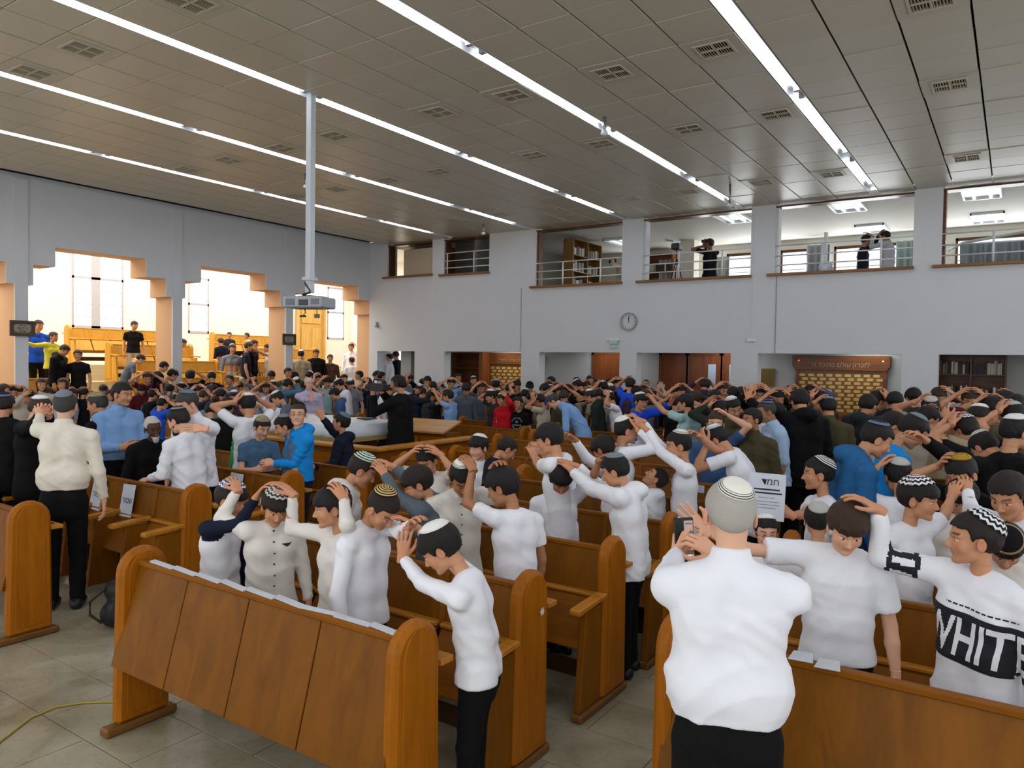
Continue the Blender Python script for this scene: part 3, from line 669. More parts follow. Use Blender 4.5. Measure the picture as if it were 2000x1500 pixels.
# floor: marble slabs 0.84 x 0.42 laid one by one where they can be told apart
def marble():
    m, n, b = nt('marble'); tc = node(n, 'ShaderNodeTexCoord'); oi = node(n, 'ShaderNodeObjectInfo')
    ad = node(n, 'ShaderNodeVectorMath', operation='ADD'); cx = node(n, 'ShaderNodeVectorMath', operation='SCALE'); cx.inputs['Scale'].default_value = 1.
    n.links.new(oi.outputs['Location'], cx.inputs[0]); n.links.new(tc.outputs['Object'], ad.inputs[0]); n.links.new(cx.outputs[0], ad.inputs[1])
    t = node(n, 'ShaderNodeTexNoise', Scale=1.7, Detail=6.0, Distortion=1.3); n.links.new(ad.outputs[0], t.inputs['Vector'])
    t2 = node(n, 'ShaderNodeTexNoise', Scale=6.0, Detail=4.0, Distortion=2.0); n.links.new(ad.outputs[0], t2.inputs['Vector'])
    r = node(n, 'ShaderNodeValToRGB'); n.links.new(t.outputs['Fac'], r.inputs[0]); e = r.color_ramp.elements
    e[0].position = .30; e[0].color = c4(hexc('857b64')); e[1].position = .72; e[1].color = c4(hexc('a7a08a')); q = r.color_ramp.elements.new(.5); q.color = c4(hexc('9a927a'))
    r2 = node(n, 'ShaderNodeValToRGB'); n.links.new(t2.outputs['Fac'], r2.inputs[0]); e = r2.color_ramp.elements; e[0].position = .47; e[0].color = (1, 1, 1, 1); e[1].position = .53; e[1].color = (1, 1, 1, 1); q = e.new(.50); q.color = (.80, .76, .70, 1)
    mx = node(n, 'ShaderNodeMix', data_type='RGBA', blend_type='MULTIPLY'); mx.inputs[0].default_value = .6; n.links.new(r.outputs[0], mx.inputs[6]); n.links.new(r2.outputs[0], mx.inputs[7])
    n.links.new(mx.outputs[2], b.inputs['Base Color']); b.inputs['Roughness'].default_value = .22; return m
marb = marble()
fl = struct(MB().box(XL-.5, 5, -3, 17.1, -.06, -.006).build('floor', grout))
g = .003; tw, tl = .42, .85; slab = MB().box(-tl/2+g, tl/2-g, -tw/2+g, tw/2-g, -.012, 0).mesh('floor_slab', marb, bevel=.001); rest = MB(); cells = []
# joints seen at (-5.76..-4.91, 2.40) and x -4.99 set the phase
for j in range(-12, 35):
    for i in range(-13, 12):
        cx, cy = -4.485 + i*tl + (tl/2 if j % 2 else 0), 2.40 + tw/2 + j*tw
        if XL-.2 < cx < 4.9 and -2.9 < cy < 17: cells.append((math.hypot(cx+3.2, cy-2.2), cx, cy))
cells.sort()
for k, (d, cx, cy) in enumerate(cells):
    if k < 250: link('floor_slab', slab, fl, (cx, cy, 0))
    else: rest.box(cx-tl/2+g, cx+tl/2-g, cy-tw/2+g, cy+tw/2-g, -.012, 0)
tag(rest.build('floor_slab', marb, fl), kind='stuff')

# ceiling: metal tiles in bays of four between recessed light troughs
tilem = mat('ceiling_tile', 'bdb8a6', .36, metal=.0, noise=.03, nscale=1.5, spec=.5); tilem2 = mat('ceiling_void', '1e1c18', .9)
ce = struct(MB().box(XL-.7, 5, -3, YG+.05, ZC+.12, ZC+.2).build('ceiling', tilem2))
T = .603; LX = [-2.34+2.595*k - .0 for k in range(-4, 3)]                    # centres of the light troughs
tile = MB(); q = .012
tile.add([(-T/2+.011, -T/2+.005, 0), (T/2-.011, -T/2+.005, 0), (T/2-.011, T/2-.005, 0), (-T/2+.011, T/2-.005, 0)] + [(-T/2+.013, -T/2+.008, -.004), (T/2-.013, -T/2+.008, -.004), (T/2-.013, T/2-.008, -.004), (-T/2+.013, T/2-.008, -.004)] + [(-T/2+.011, -T/2+.005, .03), (T/2-.011, -T/2+.005, .03), (T/2-.011, T/2-.005, .03), (-T/2+.011, T/2-.005, .03)],
         [(4, 7, 6, 5), (0, 1, 5, 4), (1, 2, 6, 5), (2, 3, 7, 6), (3, 0, 4, 7), (0, 8, 9, 1), (1, 9, 10, 2), (2, 10, 11, 3), (3, 11, 8, 0), (8, 11, 10, 9)])
tme = tile.mesh('ceiling_tile', tilem); cells = []; ventc = []
ventrows = {int(round((y-4.455)/T+.5)) for y in (4.18, 7.81, 10.22, 13.8)}
for b in range(-1, 6):
    xr = -2.34 + 2.595 - 2.595*b                                           # right-hand trough of this bay
    for c in range(4):
        cx = xr - .0915 - T*(3.5-c)*.999
        cx = (xr-2.595) + .0915 + T*(c+.5)
        if b == 5 and c < 1: pass
        for j in range(-12, 20):
            cy = 4.455 + T*(j-.5)
            if cx < XL+.05 or cx > 4.8 or cy > YG-.1: continue
            vr = j in ventrows; vc = (c in (1, 3)) if b in (1, 2) else (c in (0, 2)) if b in (3, 4) else (c == 2 and b == 0)
            if vr and vc: ventc.append((cx, cy)); continue
            pr = (np.array([cx, cy, ZC])-C0); z = pr @ F2; px, py = (1000+FPX*(pr @ R3)/z, 750-FPX*(pr @ U3)/z) if z > .2 else (9999, 9999)
            vis = -60 < px < 2060 and -60 < py < 560
            cells.append((z if vis else 100+abs(z), cx, cy))
cells.sort(); rest = MB()
rng = random.Random(3)
for k, (d, cx, cy) in enumerate(cells):
    dz = rng.uniform(-.004, .003)
    if k < 290: o = link('ceiling_tile', tme, ce, (cx, cy, ZC+dz)); o.rotation_euler = (rng.uniform(-.004, .004), rng.uniform(-.004, .004), 0)
    else:
        n0 = len(rest.v); rest.add([(a+cx, b_+cy, c_+ZC+dz) for a, b_, c_ in tile.v], tile.f)
tag(rest.build('ceiling_tile', tilem, ce), kind='stuff')
# air diffusers: a framed tile with a grille of slats in four fields
vf = MB(); s0 = T/2-.006; 
vf.box(-s0, s0, -s0, -.19, -.012, .02); vf.box(-s0, s0, .19, s0, -.012, .02); vf.box(-s0, -.19, -.19, .19, -.012, .02); vf.box(.19, s0, -.19, .19, -.012, .02)
for a, b_, c_, d_ in ((-.19, .19, -.19, -.165), (-.19, .19, .165, .19), (-.19, -.165, -.165, .165), (.165, .19, -.165, .165)): vf.box(a, b_, c_, d_, -.022, .01)
vfm = vf.mesh('frame', mat('vent_metal', 'b8b2a2', .4)); sl = MB()
for i in range(12):
    x = -.15 + i*.0273
    for a, b_ in ((-.155, -.006), (.006, .155)): sl.add([(x-.008, a, -.004), (x+.006, a, -.018), (x+.006, b_, -.018), (x-.008, b_, -.004), (x-.006, a, .0), (x+.008, a, -.014), (x+.008, b_, -.014), (x-.006, b_, .0)], [(0, 3, 2, 1), (4, 5, 6, 7), (0, 1, 5, 4), (2, 3, 7, 6), (1, 2, 6, 5), (3, 0, 4, 7)])
sl.box(-.16, .16, -.008, .008, -.02, 0); sl.box(-.008, .008, -.16, .16, -.02, 0)
slm = sl.mesh('grille', mat('vent_slat', 'bdb49c', .45)); vb = MB().box(-.19, .19, -.19, .19, .01, .03).mesh('backing', mat('vent_dark', '4d4430', .9))
for iv, (cx, cy) in enumerate(ventc):
    row = sum(1 for t in sorted({round(v[1], 1) for v in ventc}) if t < cy-.05); colr = sum(1 for t in sorted({round(v[0], 1) for v in ventc}) if t < cx-.05)
    e = empty('ceiling_vent', (cx, cy, ZC), 0, 'square metal ceiling air vent, %s row from the camera, %s from the left wall' % (['front', 'nearest', 'second', 'third', 'fourth', 'fifth'][row], ['first', 'second', 'third', 'fourth', 'fifth', 'sixth', 'seventh', 'eighth', 'ninth', 'tenth'][colr]), 'vent', 'air vents in the ceiling'); link('frame', vfm, e); link('grille', slm, e); link('backing', vb, e)
# fluorescent strips
tube_m = emis('tube_light', 'eef2ff', TUBE); troughm = mat('trough_white', 'dfe3e6', .25, spec=.6); endm = mat('tube_end', '9a9a98', .4)
runs = [(-2.5, .4), (.7, 2.9), (3.05, 6.30), (6.60, 9.45), (9.78, 12.55), (13.2, 14.95)]
trm = MB(); trm.box(-.09, .09, -3, YG-.02, .07, .08); trm.add([(-.09, -3, .07), (-.062, -3, .0), (-.062, YG-.02, .0), (-.09, YG-.02, .07)], [(0, 1, 2, 3)]); trm.add([(.09, -3, .07), (.062, -3, .0), (.062, YG-.02, .0), (.09, YG-.02, .07)], [(0, 3, 2, 1)])
trm = MB(); W2 = .088
trm.box(-W2, W2, -3, YG-.02, .075, .085); trm.box(-W2, -W2+.006, -3, YG-.02, -.006, .075); trm.box(W2-.006, W2, -3, YG-.02, -.006, .075)
trme = trm.mesh('trough', troughm)
for k, x in enumerate(LX):
    nm = ['leftmost', 'second from the left', 'third from the left', 'fourth from the left', 'rightmost visible', 'far right', 'outer right'][k]
    e = empty('ceiling_light', (x, 0, ZC), 0, 'long recessed white fluorescent strip in the tiled ceiling, %s of the strips' % nm, 'ceiling light'); link('trough', trme, e)
    for a, b_ in runs:
        for off in (.034,):
            tb = MB(); tb.tube([(off, a, .034), (off, b_, .034)], .024, 10); o = tb.build('tube', tube_m, e, smooth=True)
        MB().box(off-.035, off+.035, a-.06, a, .0, .07).build('tube_holder', endm, e); MB().box(off-.035, off+.035, b_, b_+.06, .0, .07).build('tube_holder', endm, e)

# left wall with its stepped arches: one slab, outline cut per bay
def arch_wall(name, x0, x1, m):
    b = MB(); ys = [-2.98+3.14*0, ]; piers = [(.16, .39), (3.30, 3.53), (6.44, 6.67), (9.64, 9.86), (12.78, 13.01)]
    edges = [(-3, .0)] + piers + [(15.99, 17.0)]
    for a, c in edges: b.box(x0, x1, a, c, 0, 3.40)
    for i in range(len(edges)-1):
        a, c = edges[i][1], edges[i+1][0]
        b.box(x0, x1, edges[i][0], a+.10, 3.40, 3.80); b.box(x0, x1, c-.14, c, 3.40, 3.80)
        b.box(x0, x1, edges[i][0], a+.50, 3.80, 4.19); b.box(x0, x1, c-.60, c, 3.80, 4.19)
    b.box(x0, x1, edges[-1][0], 17.0, 3.40, 4.19); b.box(x0, x1, -3, 17.0, 4.19, ZC+.1)
    return b.build(name, m)
struct(arch_wall('wall_left', XL-.02, XL, wallm)); o = struct(arch_wall('wall_left', XL-.66, XL-.02, reveal_m), 'thick peach-painted core of the arcade wall')
# shallow pilaster lines on the face
for y in (9.75, 12.9, 6.55, 3.41): struct(MB().box(XL, XL+.035, y-.115, y+.115, 0, ZC).build('trim_1', wallm))

# gallery wall: piers, spandrel, sills
gw = MB(); ops_low = [(-15.50, -14.05), (-12.97, -10.45), (-9.91, -7.69), (-7.26, -5.07), (-4.50, -1.80), (-1.20, 1.5)]
ops_up = [(-15.12, -13.44, 4.46), (-13.02, -11.50, 4.42), (-10.05, -7.68, 3.97), (-7.15, -4.70, 3.97), (-4.20, -1.67, 3.97), (-1.20, 1.5, 3.97)]
y1 = YG+.28; x = XL
for a, c in ops_low: gw.box(x, a, YG, y1, 0, 2.32); x = c
gw.box(x, 5, YG, y1, 0, 2.32); gw.box(XL, 5, YG, y1, 2.32, 3.97); x = XL
for a, c, z in ops_up: gw.box(x, a, YG, y1, 3.97, ZC+.1); x = c; (gw.box(a, c, YG, y1, 3.97, z) if z > 4 else None)
gw.box(x, 5, YG, y1, 3.97, ZC+.1); struct(gw.build('wall_back', wallm))
for xx in (-10.47, -4.15): struct(MB().box(xx-.008, xx+.008, YG-.012, YG+.01, 2.33, 3.95).build('trim_2', mat('cable_grey', '8e949a', .6), bevel=0))
brownm = wood('frame_brown', '6f4a2c', '3e2816', .45, 'X', .7); sillm = wood('sill_wood', '9a6a3e', '6b4526', .4, 'X')
railm = mat('rail_white', 'd7dadb', .4); 
for i, (a, c, z) in enumerate(ops_up):
    e = empty('window_%d' % (i+1), ((a+c)/2, YG, z), 0, kind='structure'); w2 = (c-a)/2
    MB().box(-w2-.14, w2+.03, -.09, .30, -.055, .0).build('sill', sillm, e, bevel=.006); H = ZC-.035-z
    fr = MB(); fr.box(-w2, w2, .0, .26, H-.035, H+.0); fr.build('head_frame', brownm, e)
    MB().box(-w2, -w2+.05, .05, .26, 0, H-.035).build('side_frame', brownm if i in (0, 1, 2, 5) else wallm, e)
    if i in (2, 3, 4, 5, 1):
        g = empty('gallery_railing', ((a+c)/2, YG+.02, z), 0, ['', 'low white metal railing in the second small opening from the left', 'white metal railing in front of the gallery bookcase', 'white metal railing in front of the man filming from the gallery', 'white metal railing in front of the pair in the gallery', 'white metal railing in front of the long pale curtain'][i], 'railing')
        for zz in (.17, .36, .57): r = MB(); r.tube([(-w2-.05*(i > 1), 0, zz), (w2, 0, zz)], .014, 8); r.build('rail', railm, g, smooth=True)
        for xx in ([-w2+.1, w2*.32] if i == 1 else [-w2*.35, w2*.52] if i == 2 else [-w2*.3, w2*.5] if i == 3 else [-.35, .72] if i == 4 else [-.55, .6]):
            r = MB(); r.tube([(xx, 0, 0), (xx, 0, .57)], .019, 8); r.build('post', railm, g, smooth=True)

# gallery room behind the openings
gal = paint('gallery_paint', 'dcd8cc'); galc = paint('gallery_ceiling', 'c9c6bd')
struct(MB().box(XL, 5, y1, 21.2, 2.95, 3.20).build('floor', mat('gallery_floor', '77716a', .6)), 'upper gallery floor')
struct(MB().box(XL, 5, y1-.02, 21.2, 5.47, 5.55).build('ceiling', galc), 'pale ceiling of the upper gallery')
def wall_with_windows(name, xs, zb, zt, Y, z0, z1, x0, x1, m, th=.15):
    b = MB(); x = x0
    for a, c in xs: b.box(x, a, Y, Y+th, z0, z1); b.box(a, c, Y, Y+th, z0, zb); b.box(a, c, Y, Y+th, zt, z1); x = c
    b.box(x, x1, Y, Y+th, z0, z1); return struct(b.build(name, m))
gwin = [(-9.8, -8.2), (-6.9, -4.4), (-4.05, -1.9), (-1.3, 1.4)]
wall_with_windows('wall_gallery_back', gwin, 3.95, 5.22, 21.0, 3.2, 5.47, XL, 5, gal)
skym = emis('window_daylight', 'f3f8ff', 1.6)
for i, (a, c) in enumerate(gwin):
    e = empty('window_%d' % (i+7), ((a+c)/2, 21.0, 3.95), 0, kind='structure'); w2 = (c-a)/2; fr = MB()
    fr.box(-w2, w2, -.02, .06, 1.20, 1.27); fr.box(-w2, w2, -.02, .06, 0, .05); fr.box(-w2, -w2+.05, -.02, .06, 0, 1.27); fr.box(w2-.05, w2, -.02, .06, 0, 1.27); fr.box(-.03+w2*.2, .03+w2*.2, -.02, .06, 0, 1.27); fr.build('window_frame', brownm, e)
    bars = MB(); [bars.box(-w2, w2, .02, .04, zz-.012, zz+.012) for zz in (.38, .73)]; bars.build('glazing_bar', railm, e)
    MB().box(-w2, w2, .06, .065, 0, 1.27).build('pane', glass if False else skym, e)
for i, x in enumerate((-9.0,)): struct(MB().box(-7.75, -7.35, 19.6, 20.0, 3.2, 5.47).build('trim_3', gal))
struct(MB().box(-12.2, -12.1, y1, 21, 3.2, 5.47).build('wall_gallery_left', mat('gallery_grey', '77776f', .8)))
# curtains
def curtain(x0, x1, Y, z0, z1, col, lab):
    n = int((x1-x0)/.012); V = []; F = []
    for i in range(n+1):
        x = x0 + (x1-x0)*i/n; y = Y + .035*math.sin(x*48 + 1.5*math.sin(x*9)) + .015*math.sin(x*21)
        for k in range(5): V.append((x + .01*math.sin(k+x*30), y*1 + .008*k*math.sin(x*33), z0 + (z1-z0)*k/4))
    for i in range(n):
        for k in range(4): a = i*5+k; F.append((a, a+1, a+6, a+5))
    o = link('curtain', npmesh('curtain', np.array(V), np.array(F), mat('curtain_'+col, col, .9)), None); md = o.modifiers.new('s', 'SOLIDIFY'); md.thickness = .006
    return tag(o, lab, 'curtain')
curtain(-8.85, -8.1, 20.75, 3.2, 5.15, 'a3a39f', 'grey gathered curtain at the window behind the tripod, left side')
curtain(-7.35, -6.75, 20.75, 3.2, 5.12, 'a3a39f', 'grey gathered curtain beside the square pillar behind the filming man')
curtain(-4.70, -4.10, 20.7, 3.2, 5.25, '8f9498', 'dark grey gathered curtain in the middle gallery opening')
curtain(-2.55, -1.95, 20.7, 3.2, 5.2, '93a3a0', 'grey-green curtain behind the hugging pair in the gallery')
curtain(-1.05, 1.3, 18.3, 3.2, 4.68, '9aa4a6', 'long pale pleated curtain hung across the rightmost gallery opening')
r = MB(); r.tube([(-1.3, 18.6, 4.60), (-1.0, 18.25, 4.70), (0, 18.15, 4.82), (1.4, 18.12, 4.90)], .03, 8); tag(r.build('curtain_rail', railm, smooth=True), 'white curved curtain rail above the long pale curtain', 'curtain rail')
for i, (x, y, l) in enumerate([(-5.5, 17.0, 1.2), (-3.05, 16.95, 1.2), (-3.0, 20.0, 1.1), (-.65, 16.9, 1.2), (-.62, 19.8, 1.2), (-9.2, 19.0, 1.2)]):
    e = empty('ceiling_light', (x, y, 5.47), 0, 'square recessed louvred light in the gallery ceiling, ' + ['over the filming man', 'over the middle opening, near one', 'over the hugging pair', 'rightmost opening, nearer one', 'rightmost opening, farther one', 'over the bookcase'][i], 'ceiling light')
    fr = MB(); fr.box(-.32, .32, -l/2, -l/2+.03, -.05, 0); fr.box(-.32, .32, l/2-.03, l/2, -.05, 0); fr.box(-.32, -.29, -l/2, l/2, -.05, 0); fr.box(.29, .32, -l/2, l/2, -.05, 0); fr.build('frame', troughm, e)
    for xx in (-.14, .14): t = MB(); t.tube([(xx, -l/2+.05, -.025), (xx, l/2-.05, -.025)], .028, 8); t.build('tube', emis('gallery_tube', 'f2fbff', 3.0 if i != 0 else 1.2), e, smooth=True)
    MB().box(-.29, .29, -l/2+.03, l/2-.03, -.006, 0).build('reflector', troughm, e)

# corridor behind the lower openings
corr = paint('corridor_paint', 'aeb0ae')
struct(MB().box(-14.6, 5, 17.1, 17.25, 0, 2.95).build('wall_corridor', corr)); struct(MB().box(-15.0, -14.6, 16.3, 17.25, 0, 2.95).build('wall_corridor', corr)); struct(MB().box(-17.0, -14.6, 17.6, 17.7, 0, .9).build('wall_corridor', corr)); struct(MB().box(-17.2, -14.6, 17.62, 17.66, .9, 2.95).build('window_19', emis('window_daylight', 'f3f8ff', 1.6)), 'bright glazed door beyond the first opening'); struct(MB().box(XL, 5, y1, 17.1, 2.6, 2.66).build('ceiling', mat('corridor_ceiling', '3c3a36', .8)), 'low dark ceiling of the corridor')
struct(MB().box(-13.5, -13.45, y1, 17.1, 0, 2.6).build('wall_corridor', corr)); struct(MB().box(XL, -13.4, 17.6, 17.7, 3.2, 5.5).build('wall_gallery', brownm), 'dark timber wall behind the small corner opening')

# nave behind the arcade: stepped floor, back wall with tall windows
nv = MB(); tiers = [(-17.35, XL-.66, .62), (-18.35, -17.35, 1.02), (-19.35, -18.35, 1.42), (-21.0, -19.35, 1.82)]
steps_ = ((-15.82, -14.9, 8.3, 9.4, .35), (-15.83, -14.62, 16.12, 17.3, .45))
stepm = wood('step_wood', 'd6c8a4', 'c0b088', .4, 'Y', .6, .1)
for a, c, z in tiers: nv.box(a, c, -3, 20, 0, z)
struct(nv.build('floor', stepm), 'stepped timber-topped floor of the side nave')
nwin = [(3.6, 5.2, 4.9), (9.92, 11.30, 4.95), (13.30, 14.0, 4.5), (16.6, 17.2, 4.6), (18.85, 19.65, 4.7)]; b = MB(); y = -3
for a, c, zt in nwin: b.box(-21.2, -21, y, a, 0, 5.6); b.box(-21.2, -21, a, c, 0, 2.80); b.box(-21.2, -21, a, c, zt, 5.6); y = c
b.box(-21.2, -21, y, 20.2, 0, 5.6); struct(b.build('wall_nave', nave_m)); struct(MB().box(-21.2, XL-.66, 20.0, 20.2, 0, 5.6).build('wall_nave_end', nave_m)); struct(MB().box(-21.2, XL-.66, -3.2, -3.0, 0, 5.6).build('wall_nave_front', nave_m))
struct(MB().box(-21.2, XL-.66, -3, 20.2, 5.6, 5.7).build('ceiling', nave_m), 'pale ceiling of the side nave')
struct(MB().box(-19.2, -18.9, 12.0, 12.3, 1.0, 5.6).build('trim_4', nave_m)) if False else None
iron = mat('window_iron', 'b0b2b6', .5); bright = emis('nave_daylight', 'fbfcff', NAVEWIN)
for i, (a, c, zt) in enumerate(nwin):
    e = empty('window_%d' % (i+13), (-21.0, (a+c)/2, 2.8), 0, kind='structure'); w2 = (c-a)/2; H = zt-2.8; fr = MB()
    for t in ((-w2, -w2+.05), (w2-.05, w2)) + (((-.09-.1, -.19+.24),) if w2 > .5 else ()): fr.box(-.06, .02, t[0], t[1], 0, H)
    for zz in (0, .62*H if w2 > .5 else H*.5, H-.05): fr.box(-.06, .02, -w2, w2, zz, zz+.07)
    fr.build('window_frame', iron, e); bars = MB(); [bars.box(-.03, .0, -w2, w2, zz-.012, zz+.012) for zz in np.arange(.3, H, .36)]; bars.build('glazing_bar', iron, e)
    MB().box(-.12, -.11, -w2, w2, 0, H).build('pane', bright, e)
for a, b_, c, d, z in steps_: struct(MB().box(a, b_, c, d, 0, z).build('floor', stepm), 'low wooden step')
# panelled door in the far nave
dm = wood('pine', 'd6ae62', 'b98a3e', .35, 'Z', .8); e = empty('door_1', (-20.9, 18.0, 1.82), 0, kind='structure')
MB().box(-.05, .0, -.55, .55, 0, 2.2).build('door_leaf', dm, e); 
for (a, c, z0, z1) in [(-.45, -.05, .1, 1.35), (.05, .45, .1, 1.35), (-.45, .45, 1.5, 2.1)]: MB().box(0, .03, a, c, z0, z1).build('panel', dm, e, bevel=.01)
fr = MB(); fr.box(-.05, .07, -.63, -.55, 0, 2.3); fr.box(-.05, .07, .55, .63, 0, 2.3); fr.box(-.05, .07, -.63, .63, 2.2, 2.3); fr.build('door_frame', dm, e)
# ------------------------------------------------------------------ pews
pine = wood('pew_pine', 'a96310', '854c08', .4, 'Z', 1.0, 0); pinex = wood('pew_board', '8c530e', '6e3f08', .42, 'X', .8, 0); pinev = wood('pew_veneer', '84500a', '633a05', .42, 'Z', .55, 0)
lightp = wood('pew_light', 'bd7f2c', '985e18', .36, 'X', 1.0, 0); darkp = wood('pew_plinth', '4e3015', '33200f', .5, 'X')
def end_outline(y0, y1, top=1.0, n=10):
    r = (y1-y0)/2; c = (y0+y1)/2; return [(y0-.02, .05), (y1+.01, .05)] + [(c + r*math.cos(math.pi*i/n), top-r + r*math.sin(math.pi*i/n)) for i in range(n+1)]
_e = MB(); _e.prism(end_outline(-.13, .145), 'x', -.038, .038); endme = _e.mesh('end_panel', pine, bevel=.02)
_e = MB(); _e.prism([(y*.68+.003, .10+(z-.05)*.925) for y, z in end_outline(-.13, .145)], 'x', -.0415, .0415); inme = _e.mesh('inset', pine, bevel=.003)
_e = MB(); _e.prism([(-.40, .05), (-.13, .05), (-.115, .62), (-.33, .62)], 'x', -.022, .022); wingme = _e.mesh('arm_support', pinev, bevel=.006)
_e = MB(); _e.box(-.037, .037, -.42, .19, 0, .05); footme = _e.mesh('foot', wood('foot_wood', '7d5426', '56391a', .5, 'Y'), bevel=.012)
_e = MB(); _e.box(-.04, .04, -.21, .20, 0, .05); footme2 = _e.mesh('foot', MATS['foot_wood'], bevel=.012)
_e = MB(); _e.prism([(-.46, .640), (-.45, .625), (-.11, .650), (-.11, .685), (-.45, .665)], 'x', -.035, .035); armme = _e.mesh('armrest', lightp, bevel=.008)
_P = {}
def panel_me(w, kind):
    k = (round(w, 3), kind)
    if k in _P: return _P[k]
    b = MB(); h = w/2-.004
    if kind == 'back': b.prism([(-.035, .92), (-.012, .92), (-.062, .655), (-.085, .655)], 'x', -h, h); m = b.mesh('back_panel', pinev, bevel=.003)
    elif kind == 'desk': b.prism([(-.03, .91), (-.005, .91), (-.145, .38), (-.17, .38)], 'x', -h, h); m = b.mesh('front_panel', pinev, bevel=.003)
    elif kind == 'seat': b.prism([(-.115, .635), (-.085, .64), (-.25, .36), (-.285, .37)], 'x', -h+.012, h-.012); m = b.mesh('folded_seat', pinex, bevel=.006)
    elif kind == 'lip': b.box(-h+.006, h-.006, -.125, -.06, .638, .664); m = b.mesh('seat_edge', lightp, bevel=.008)
    elif kind == 'open': b.box(-h+.012, h-.012, -.48, -.10, .40, .425); m = b.mesh('seat', lightp, bevel=.008)
    _P[k] = m; return m
def pew(x0, x1, y, n, label, desk=False, arms='ends', rz=0, group=None, opened=(), z=0, plain=False):
    (PEWS.append((x0, x1, y)) if rz == 0 else None); L = x1-x0; e = empty('pew', ((x0+x1)/2, y, z), rz, label, 'pew', group); w = (L-.07)/n
    for sx in (-1, 1):
        x = sx*(L/2-.035); o = link('end_panel', endme, e, (x, 0, 0)); link('inset', inme, o); link('foot', footme2 if desk else footme, e, (x, 0, 0))
        if not desk: link('arm_support', wingme, e, (x - sx*.008, 0, 0)); link('armrest', armme, e, (x, 0, 0))
    MB().box(-L/2+.07, L/2-.07, -.045, .0, .905, .935).build('top_rail', pinex, e, bevel=.006)
    MB().prism([(.0, .80), (.0, .775), (.20, .775), (.21, .79), (.20, .80)], 'x', -L/2+.07, L/2-.07).build('book_shelf', lightp, e)
    MB().box(-L/2-.006, L/2+.006, .145, .225, .772, .80).build('shelf_end', lightp, e, bevel=.004)
    for i in range(n):
        x = -L/2+.035 + w*(i+.5)
        if desk: link('front_panel', panel_me(w, 'desk'), e, (x, 0, 0)); continue
        link('back_panel', panel_me(w, 'back'), e, (x, 0, 0)); link('seat_edge', panel_me(w, 'lip'), e, (x, 0, 0))
        link('seat' if i in opened else 'folded_seat', panel_me(w, 'open' if i in opened else 'seat'), e, (x, 0, 0))
        if i:
            xb = -L/2+.035 + w*i; MB().prism([(-.045, .92), (-.02, .92), (-.07, .655), (-.095, .655)], 'x', xb-.018, xb+.018).build('stile', pinex, e)
            if arms == 'all': link('arm_support', wingme, e, (xb, 0, 0)); link('armrest', armme, e, (xb, 0, 0))
    if not desk:
        MB().box(-L/2+.07, L/2-.07, -.06, -.035, .10, .20).build('stretcher', darkp, e); MB().prism([(-.075, .65), (-.05, .65), (-.03, .30), (-.055, .30)], 'x', -L/2+.07, L/2-.07).build('lower_back', pinev, e)
    return e
ordn = ['front', 'second', 'third', 'fourth', 'fifth', 'sixth', 'seventh', 'eighth', 'ninth', 'tenth', 'eleventh', 'twelfth', 'thirteenth', 'fourteenth']
pew(-4.03, -1.96, 2.25, 4, 'wooden pew front with slanted brown panels and papers along its top, nearest the camera', desk=True)
for k, y in enumerate([3.15, 4.09, 5.02, 5.95, 6.88, 7.8, 8.7, 9.6, 10.5, 11.42, 12.33, 13.2]):
    if k < 3: l = ['wooden pew with a silver star on its rounded end, just behind the nearest boys', 'wooden pew with folded seats, second row of the centre block behind the nearest boys', 'wooden pew with folded seats, third row of the centre block'][k]
    else: l = 'wooden pew in the %s row of the centre block, counted from the camera' % ordn[k]
    pew(-4.0, -1.98, y, 4, l, group='centre block of pews')
pew(-9.2, -5.82, 2.46, 6, 'wooden pew front at the far left edge, rounded end towards the aisle', desk=True)
for k, y in enumerate([3.64, 4.63, 5.47]): pew(-9.6, -5.60, y, 8, ['wooden pew with reserved papers on its backs, its rounded end left of the raglan boy', 'wooden pew with a reserved paper behind the boy in the blue patterned skullcap', 'wooden pew in front of the boy in the navy hooded jacket'][k], arms='all' if k < 2 else 'ends', group='left block of pews', opened=(3,) if k == 0 else ())
for k, y in enumerate([6.42, 7.36]): pew(-5.86, -4.15, y, 3, ['short wooden pew behind the grey-shirted boy, first of a pair', 'short wooden pew beside the boy in the white dome skullcap, second of a pair'][k], group='short pews by the reading platform')
for k, y in enumerate([8.96, 9.95, 11.0, 12.0]): pew(-6.34, -4.15, y, 4, ['long wooden pew back in front of the boy in red', 'wooden pew behind the bending man in pale blue, left part', 'wooden pew beyond the boy in the dark green hoodie', 'wooden pew near the third pier of the gallery wall'][k], group='middle block of pews')
for k, y in enumerate([10.35, 11.4, 12.4, 13.5]): pew(-8.9, -6.7, y, 4, ['wooden pew beside the sloping desk', 'wooden pew behind the boys in charcoal and sky blue', 'wooden pew two rows behind the sloping desk', 'wooden pew nearest the left memorial board'][k], group='middle block of pews')
pew(-1.20, 2.2, 2.98, 1, 'wide wooden pew front at the lower right, beside the man filming', desk=True)
for k, y in enumerate([4.02, 4.95, 5.9, 6.82, 7.75, 8.7, 9.65, 10.6, 11.6, 12.6, 13.6]): pew(-1.20, 2.2, y, 7, 'wooden pew in the %s row of the right-hand block' % ordn[k+1] if k else 'wooden pew just behind the boy in the black and white sweatshirt', group='right block of pews')
for k, (y, x0) in enumerate([(9.0, -14.4), (10.6, -14.4), (12.2, -14.4), (13.8, -14.4), (7.4, -14.4)]): pew(x0, x0+3.6, y, 7, 'wooden pew among the crowd by the arcade, %s' % ['below the first arch', 'below the second pier', 'below the second arch', 'below the third arch', 'nearest the camera'][k], group='pews by the arcade')
